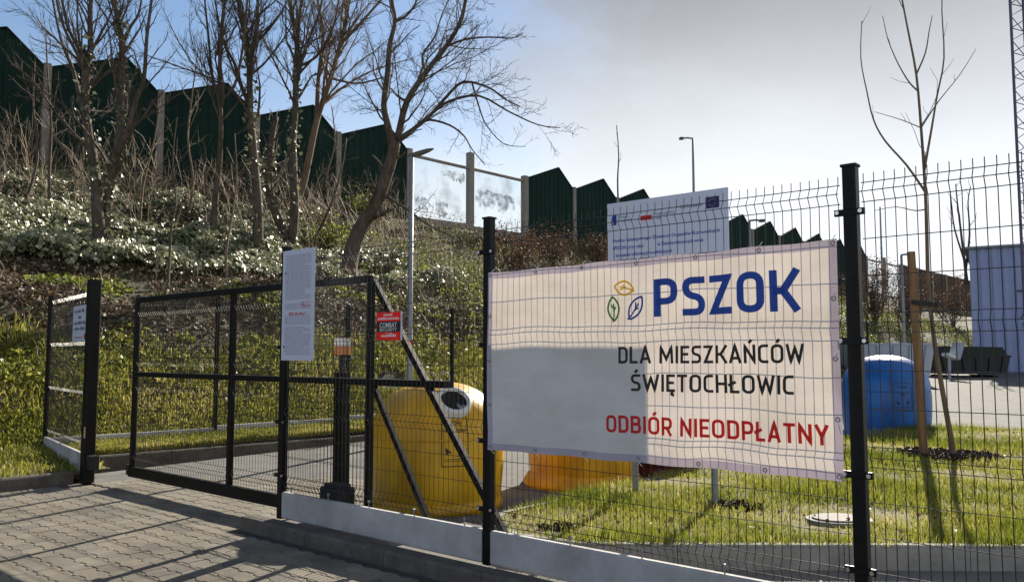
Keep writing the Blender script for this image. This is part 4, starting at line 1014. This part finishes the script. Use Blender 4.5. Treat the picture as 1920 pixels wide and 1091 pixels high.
def tree(label, seed, stems, m=M_bark, dens=1.5, level=3, lift=.05, rmin=.0048, Y=None, ivy=(), group='bare trees on the bank', ratio=.34, spread=(.5, 1.05)):
    rd = random.Random(seed); b = hit(*stems[0][0][0]) if Y is None else at(stems[0][0][0][0], stems[0][0][0][1], Y)
    Y0 = b.y; o = thing('tree', b, label, 'tree', group); tm = MB(); cm = MB(); made = []
    for k, (pts, w0, w1, dy) in enumerate(stems):
        Yk = Y0; near = None
        if k:                                   # root each bough on the nearest point of an earlier one
            A_ = np.array([tuple(v) for v in made]); ax_, ay_, _f = proj(A_); near = made[int(np.argmin((ax_ - pts[0][0]) ** 2 + (ay_ - pts[0][1]) ** 2))]; Yk = near.y
        path = px_path(pts, Yk, rd, .3 if Y is None else .06, dy)
        if near is not None: path[0] = Vector(near)
        path = smooth_path(path); made += path
        if k == 0: path[0] = path[0] - Vector((0, 0, .4))
        s_ = Y0 / 1555 / 2; n = len(path)
        rad = [(w0 + (w1 - w0) * (j / (n - 1)) ** .8) * s_ for j in range(n)]
        if k == 0: rad[0] *= 1.35
        tm.tube(path, rad, 9 if w0 > 8 else 6, True)
        grow(rd, cm, path, rad[0], rad[-1], level, dens, lift, rmin, ratio, spread, .42 if k == 0 else .15)
        if k in ivy:
            for _ in range(260):
                x = rd.random() ** 1.0 * (n - 1) * .7; i = min(int(x), n - 2); q = path[i].lerp(path[i + 1], x - i); v = Vector((rd.gauss(0, 1), rd.gauss(0, 1), rd.gauss(0, .4))).normalized(); ivyP.append(q + v * (rad[i] + rd.uniform(.02, .16)))
    tm.build('trunk', m, o, smooth=True); cm.build('crown', m, o)
    return o
tree('bare many-stemmed tree with ivy-clad trunk at the left of the bank', 1, [
    ([(190, 470), (183, 400), (178, 320), (161, 220), (161, 139), (170, 92), (169, 37), (172, -30), (176, -140)], 26, 5, 0),
    ([(195, 440), (205, 360), (224, 257), (227, 165), (229, 81), (220, 37), (213, -20), (205, -150)], 22, 5, .6),
    ([(222, 300), (235, 257), (257, 183), (270, 147), (275, 73), (284, 0), (296, -120)], 12, 4, -.8),
    ([(170, 270), (158, 220), (139, 139), (125, 103), (114, 73), (99, 0), (80, -130)], 11, 3, 1.2),
    ([(161, 150), (147, 106), (121, 55), (106, 0), (96, -80)], 8, 3, -.9),
    ([(229, 90), (245, 50), (262, 20), (272, -60)], 8, 3, .7),
    ([(175, 300), (120, 230), (90, 190), (60, 150), (20, 120)], 7, 2, -1.0)], ivy=(0, 1), dens=2.7, spread=(.3, .8), lift=.10)
tree('thin pale-barked straight tree between two ivy-clad trees on the bank', 2, [
    ([(400, 470), (403, 385), (411, 312), (414, 238), (412, 165), (414, 73), (422, -10), (428, -140)], 14, 5, 0),
    ([(414, 180), (398, 140), (390, 60), (384, 0), (380, -90)], 7, 3, .8), ([(412, 200), (440, 160), (455, 90), (462, 20), (470, -60)], 7, 3, -.6)], M_bark, 2.8, spread=(.3, .8), lift=.10)
tree('tall bare tree with forked top in front of second green gable', 3, [
    ([(482, 490), (484, 400), (478, 320), (473, 257), (469, 202), (466, 92), (451, 29), (444, -40), (436, -150)], 22, 5, 0),
    ([(469, 110), (480, 60), (484, 0), (490, -110)], 11, 4, .6), ([(470, 100), (488, 73), (505, 55), (530, 20), (552, -30)], 7, 2, -.6),
    ([(464, 190), (448, 150), (440, 120), (425, 90), (410, 40), (400, -20)], 9, 3, .9)], ivy=(0,), dens=2.8, spread=(.3, .8), lift=.10)
tree('bare tree of slender upright boughs beside a thick ivy column', 4, [
    ([(545, 480), (552, 400), (550, 320), (549, 260), (554, 202), (555, 128), (557, 73), (546, 22), (540, -60), (535, -150)], 20, 5, 0),
    ([(555, 140), (570, 100), (585, 60), (600, 20), (612, -60)], 9, 3, .6), ([(557, 80), (562, 30), (568, -30), (572, -130)], 9, 3, -.5),
    ([(560, 130), (592, 108), (615, 75), (630, 30), (640, -40)], 6, 2, -.8),
    ([(520, 450), (510, 380), (505, 320), (510, 260), (518, 220)], 20, 10, .9)], ivy=(0, 4), dens=2.8, spread=(.3, .8), lift=.10)
tree('leaning pale tree rising diagonally across the third gable', 5, [
    ([(535, 470), (546, 400), (568, 348), (587, 257), (598, 213), (620, 147), (638, 84), (649, 37), (656, -20), (668, -140)], 18, 5, 0),
    ([(598, 225), (597, 150), (606, 70), (601, 30), (590, -40), (585, -120)], 10, 3, .7), ([(636, 90), (675, 45), (715, 0), (760, -50)], 8, 3, -.6), ([(620, 155), (668, 157), (710, 148), (735, 140)], 5, 2, -.5)], M_bark2, 2.6, spread=(.35, .9), lift=.08)
tree('large wide-spreading bare tree leaning over the lamp post', 6, [
    ([(652, 520), (660, 470), (680, 420), (704, 385), (730, 312), (741, 268)], 34, 21, 0),
    ([(738, 280), (728, 238), (720, 198), (726, 147), (731, 84), (741, 40), (733, -10), (728, -130)], 16, 6, .6),
    ([(741, 275), (748, 249), (763, 191), (799, 136), (836, 88), (862, 44), (873, 0), (884, -90)], 16, 5, -.6),
    ([(745, 265), (759, 253), (799, 224), (836, 183), (869, 154), (917, 165), (945, 185), (975, 200)], 10, 2, -1.2),
    ([(810, 212), (843, 190), (898, 180), (953, 209), (1008, 234), (1050, 240)], 7, 1.5, -1.0),
    ([(778, 240), (805, 225), (843, 235), (870, 255), (885, 280), (910, 310)], 6, 1.5, .8),
    ([(741, 45), (762, 30), (780, 5), (800, -50)], 7, 2, .5),
    ([(835, 90), (870, 75), (915, 70), (960, 72), (982, 62)], 5, 1.5, -.6),
    ([(795, 140), (792, 105), (815, 70), (828, 30), (850, -20)], 6, 2, .7),
    ([(880, 160), (898, 200), (912, 235), (945, 270), (985, 275)], 4, 1.2, .5),
    ([(763, 200), (745, 180), (733, 166)], 6, 3, .3),
    ([(715, 365), (760, 390), (800, 420), (850, 445)], 7, 2, -1.4),
    ([(720, 350), (690, 345), (660, 365), (640, 350)], 6, 2, -.9)], M_bark, 2.9, ratio=.42, spread=(.45, 1.1))
# slim saplings
SAP = ['slim sapling standing low in the ivy above the gate rail', 'slim pale sapling between the straight thin tree and the forked tree', 'slim sapling leaning right beside the leaning pale tree', 'slim pale sapling just right of the many-stemmed tree', 'slim sapling in dry brush before the concrete barrier post', 'slim pale sapling between many-stemmed tree and straight thin tree', 'slim bent sapling in dry brush under the first barrier gable', 'slim pale crooked sapling left of the large spreading tree']
for k, (pts, w0) in enumerate([([(315, 545), (318, 480), (322, 420), (330, 380), (324, 300), (332, 220)], 6), ([(425, 520), (424, 470), (436, 400), (444, 330), (440, 250)], 7), ([(585, 470), (600, 430), (622, 380), (640, 320), (650, 260)], 8), ([(262, 430), (268, 350), (290, 260), (300, 190)], 6), ([(95, 420), (92, 330), (96, 240), (90, 150), (86, 60)], 8), ([(350, 420), (362, 340), (352, 260), (360, 180), (372, 90)], 7), ([(40, 400), (70, 300), (62, 200), (66, 110)], 7), ([(628, 420), (612, 340), (628, 270), (622, 200)], 6)]):
    tree(SAP[k], 20 + k, [(pts, w0, 2, .4)], M_bark2 if k % 2 else M_bark, 1.8, 2, ratio=.3, group='slim saplings on the bank')
tree('far bare poplar beside the metal shed', 41, [([(1812, 520), (1806, 470), (1800, 420), (1795, 380), (1792, 345)], 6, 2, 0), ([(1812, 500), (1818, 440), (1815, 380), (1820, 350)], 5, 1.5, .3), ([(1806, 480), (1790, 430), (1785, 390), (1782, 360)], 4, 1.5, -.3)], M_bark, .9, 2, lift=.15, rmin=.012, Y=46, group=None, ratio=.25)
tree('thin bare tree top showing beyond the barrier gables', 42, [([(1160, 400), (1158, 340), (1160, 290), (1156, 235)], 4, 1.5, 0)], M_bark, .5, 2, lift=.2, rmin=.015, Y=60, group=None, ratio=.2)
# young staked tree
yt_ = tree('young staked bare tree on mulch patch in the lawn', 50, [
    ([(1790, 858), (1772, 760), (1752, 640), (1741, 540), (1738, 450), (1735, 360), (1727, 240), (1718, 140), (1703, 60), (1688, -20), (1680, -90)], 10.5, 2.2, 0),
    ([(1735, 362), (1700, 310), (1660, 265), (1638, 225), (1625, 170), (1614, 110), (1616, 40)], 5, 1.5, .3),
    ([(1736, 310), (1747, 240), (1757, 180), (1770, 110), (1766, 20), (1768, -40)], 5, 1.5, -.3),
    ([(1728, 172), (1705, 155), (1684, 120), (1665, 75), (1655, 30)], 4, 1.2, .4), ([(1724, 150), (1735, 100), (1742, 60), (1748, 30)], 3.5, 1.2, -.3),
    ([(1728, 225), (1760, 190), (1800, 140), (1830, 92)], 3, 1, .3), ([(1725, 240), (1690, 225), (1640, 210)], 2.5, 1, -.3), ([(1738, 400), (1715, 395), (1680, 388), (1640, 395)], 3, 1, .3)],
    M_bark2, .55, 1, lift=.12, rmin=.0035, Y=11.0, group=None, ratio=.22)
a = at(1733, 858, 11.05); b = at(1708, 472, 11.0)
o = thing('tree_stake', a, 'brown round timber stake strapped to the young tree', 'stake')
MB().tube([a - Vector((0, 0, .15)), a.lerp(b, .5), b], [.056, .054, .052], 12).build('stake', M_timber, o, smooth=False)
q1, q2 = at(1709, 566, 10.94), at(1758, 572, 10.94)
MB().bbar(q1, q2, .06, .02, (0, 0, 1), .004).build('strap', M_tie, o)

# ------------------------------------------------------------------ ground cover on the bank
def bank(n, s0, s1, r0, r1, dens=None):
    s = rng.uniform(s0, s1, n); r = rng.uniform(r0, r1, n)
    if dens is not None:
        k = rng.random(n) < dens(s, r); s, r = s[k], r[k]
    return s, r
s, r = bank(210000, -16, 10.5, 2.2, 12.6, lambda s, r: np.clip(1.1 * sstep(-.75, .25, wob(s * 1.15 + 4, r * 1.1)), .03, 1) * sstep(12.9, 11.2, r + .8 * wob(s, r * 2)) * sstep(10.5, 8, s + wob(r, s)))
lump = np.clip(.35 + .45 * wob(s * 1.15 + 4, r * 1.1) + .15 * wob(s * 4, r * 4), .02, 1)
P = srxyz(s, r, slopez(s, r) + lump * rng.random(len(s)) ** .4 * 1.0); P = P[inview(P, 60)]; print('ivy', len(P))
P = np.concatenate([P, np.array([tuple(v) for v in ivyP])])
struct(tag(leaves('ivy', P, np.clip(rng.gamma(5, .026, len(P)), .05, .26), M_ivy, .05, bias=(.9, -.1, .65), rnd=np.clip(rng.normal(.42, .22, len(P)) + .2 * wob(P[:, 0] * 2.1, P[:, 2] * 3.3), 0, 1)), 'glossy dark ivy covering the bank and the tree trunks', 'ivy'), 'stuff')
s, r = bank(110000, -16, 14, 11, 18.8, lambda s, r: sstep(18.9, 17.2, r + wob(s, r)) * (.55 + .45 * wob(s * 1.6, r * 1.6)))
P = srxyz(s, r, slopez(s, r) + rng.random(len(s)) * .05); P = P[inview(P, 40)]
struct(tag(leaves('leaf_litter', P, np.clip(rng.gamma(4, .022, len(P)), .03, .2), M_litter, .5), 'brown dead leaves lying on the lower bank', 'leaf litter'), 'stuff')
s, r = bank(150000, 4, 60, 1.0, 18.4, lambda s, r: np.clip(.55 + .55 * wob(s * .8, r * .9), .1, 1) * sstep(4, 8, s + wob(r, s)))
P = srxyz(s, r, slopez(s, r) + np.clip(.3 + .4 * wob(s * .8, r * .9), .03, 1) * rng.random(len(s)) * .9); P = P[inview(P, 40)]; print('under', len(P))
struct(tag(leaves('undergrowth', P, rng.uniform(.05, .13, len(P)), M_olive, .2), 'olive and yellowish undergrowth on the bank behind the lamp post', 'undergrowth'), 'stuff')
s, r = bank(26000, -24, 60, .8, 11, lambda s, r: np.clip(1.2 - r / 9, .12, 1))
P = srxyz(s, r, slopez(s, r) + rng.random(len(s)) * 1.0); P = P[inview(P, 40)]
struct(tag(leaves('dry_leaves', P, rng.uniform(.05, .11, len(P)), M_brown, .1), 'withered brown leaves hanging in the brush', 'dry leaves'), 'stuff')
s, r = bank(60000, -16, 7, 11.8, 17.6, lambda s, r: sstep(.1, .6, wob(s * 1.9 + 7, r * 1.7)) * sstep(11.5, 13, r))
P = srxyz(s, r, slopez(s, r) + rng.random(len(s)) * .14); P = P[inview(P, 40)]
struct(tag(leaves('ground_weeds', P, np.clip(rng.gamma(4, .017, len(P)), .03, .14), M_olive, .3), 'green creeping weeds in patches on the lower bank', 'weeds'), 'stuff')
# dry brush: thousands of thin leaning canes
def canes(n, s0, s1, r0, r1, h0, h1, name, label, dens=None, rad=.007):
    s, r = bank(n, s0, s1, r0, r1, dens); P = srxyz(s, r, slopez(s, r) - .05); P = P[inview(P, 80)]; n = len(P); h = rng.uniform(h0, h1, n)
    an = rng.random(n) * 6.283; ln = rng.random(n) ** 1.3 * .9; d = np.stack([np.cos(an) * ln, np.sin(an) * ln, np.ones(n)], 1); d = unit(d)
    d2 = unit(d + rng.normal(size=(n, 3)) * .28 + np.array([0, 0, -.15])); d3 = unit(d2 + rng.normal(size=(n, 3)) * .35 + np.array([0, 0, -.2]))
    p1 = P + d * h[:, None] * .4; p2 = p1 + d2 * h[:, None] * .35; p3 = p2 + d3 * h[:, None] * .3
    # side shoots
    j = rng.integers(0, n, n * 2); f = rng.random((n * 2, 1)); q0 = p1[j] * (1 - f) + p2[j] * f; dd = unit(d2[j] + rng.normal(size=(n * 2, 3)) * .6); q1 = q0 + dd * h[j][:, None] * .28; q2 = q1 + unit(dd + rng.normal(size=(n * 2, 3)) * .4) * h[j][:, None] * .2
    segs = [(P, p1, 1., .8), (p1, p2, .8, .6), (p2, p3, .6, .25), (q0, q1, .5, .4), (q1, q2, .4, .15)]
    VV = []; FF = []; RR = []; o = 0; rb = rng.random(n)
    rads = rad * rng.uniform(.6, 1.5, n)
    for k, (a, b, ra, rb_) in enumerate(segs):
        t = unit(b - a); x = unit(np.cross(t, np.array([[.3, .9, .2]]))); y = np.cross(t, x); rr = (rads if k < 3 else rads[j])[:, None]
        ring = lambda c, q: [c + (x * math.cos(g_) + y * math.sin(g_)) * rr * q for g_ in (0, 2.094, 4.189)]
        V_ = np.stack(ring(a, ra) + ring(b, rb_), 1); m_ = len(a); VV.append(V_.reshape(-1, 3)); i = o + np.arange(m_)[:, None] * 6
        FF += [i + np.array([[0, 1, 4, 3]]), i + np.array([[1, 2, 5, 4]]), i + np.array([[2, 0, 3, 5]])]; RR.append(np.repeat(rb if k < 3 else rb[j], 6)); o += m_ * 6
    ob = npmesh(name, np.concatenate(VV), np.concatenate(FF), M_twig, np.concatenate(RR)); print(name, n)
    return struct(tag(ob, label, 'brush'), 'stuff')
canes(2300, -26, 14, .8, 8, .7, 2.6, 'dry_brush', 'tangled tan canes of dry brush below the green barrier', lambda s, r: np.clip(1.25 - r / 8, .1, 1), .010)
canes(2600, 5, 60, 1, 17, .5, 1.7, 'bramble_stems', 'thin brown bramble stems over the right part of the bank', None, .006)
canes(1500, -20, 12, 11, 17.5, .15, .55, 'dead_stalks', 'short dead stalks scattered on the lower bank', None, .005)

# brown shrubs in front of the far barrier
def shrub(px, py, w_, h_, n, label, m=M_brown, seed=0):
    b = hit(px, py); rd = random.Random(seed); o = thing('shrub', b, label, 'shrub', 'brown shrubs on the bank'); tm = MB(); tips = []
    for k in range(16):
        an = rd.random() * 6.283; d = Vector((math.cos(an) * w_ / h_ * .8 * rd.random(), math.sin(an) * .5 * w_ / h_ * rd.random(), 1)); pp = branch_path(rd, b - Vector((0, 0, .2)), d, h_ * rd.uniform(.7, 1.1), 6, .14, .02)
        tm.tube(pp, [.025 * (1 - .8 * j / 6) + .003 for j in range(7)], 4, False); grow(rd, tm, pp, .02, .005, 2, 2.2, .04, .005, .4, (.5, 1.1), .2); tips += pp[2:]
    tm.build('stems', M_bark, o)
    T = np.array([tuple(rd.choice(tips)) for _ in range(n)]) + rng.normal(size=(n, 3)) * .22
    leaves('foliage', T, rng.uniform(.06, .13, n), m, .1, parent=o)
shrub(960, 520, 2.2, 2.0, 1800, 'reddish brown shrub on the bank left of the far green gables', seed=1)
shrub(1040, 500, 2.6, 1.9, 1800, 'reddish brown shrub below the peaked green panel by the clear section', seed=2)
shrub(1120, 500, 2.4, 1.8, 1500, 'brown shrub at the left edge of the information board', seed=3)
shrub(1640, 610, 4.0, 4.2, 3200, 'tall brown thicket right of the big banner post', seed=4)
shrub(1700, 615, 5.0, 4.2, 3400, 'dark brown thicket behind the young tree stake', seed=5)
shrub(1785, 612, 5.0, 4.0, 3200, 'dark brown thicket next to the metal shed', seed=6)
shrub(690, 430, 1.6, 1.7, 1500, 'yellow-green shrub at the foot of the large spreading tree', M_olive, seed=7)
shrub(620, 470, 1.4, 1.2, 1200, 'low yellow-green shrub between leaning tree and notice sheet', M_olive, seed=8)
# leafy weed tufts on the leaf litter
wp = [(45, 705), (75, 655), (120, 690), (25, 670), (200, 655), (225, 690), (270, 640), (330, 675), (345, 640), (140, 720), (70, 720), (290, 720), (215, 640), (360, 700), (440, 660), (480, 690), (470, 640), (255, 670), (12, 720), (820, 600), (700, 640), (880, 640)]
for i, (px, py) in enumerate(wp):
    b = hit(px, py); n = 110; o = thing('weed_tuft', b, 'bright green leafy weed tuft on the leaf-strewn bank', 'plant', 'weed tufts on the bank')
    a = rng.random(n) * 6.283; q = rng.random(n) ** .6; T = np.stack([b.x + .2 * q * np.cos(a), b.y + .2 * q * np.sin(a), b.z + .02 + .2 * (1 - q * .6) * rng.random(n)], 1)
    leaves('foliage', T, rng.uniform(.05, .1, n), M_grass, .3, parent=o)
print('objects', len(bpy.data.objects))
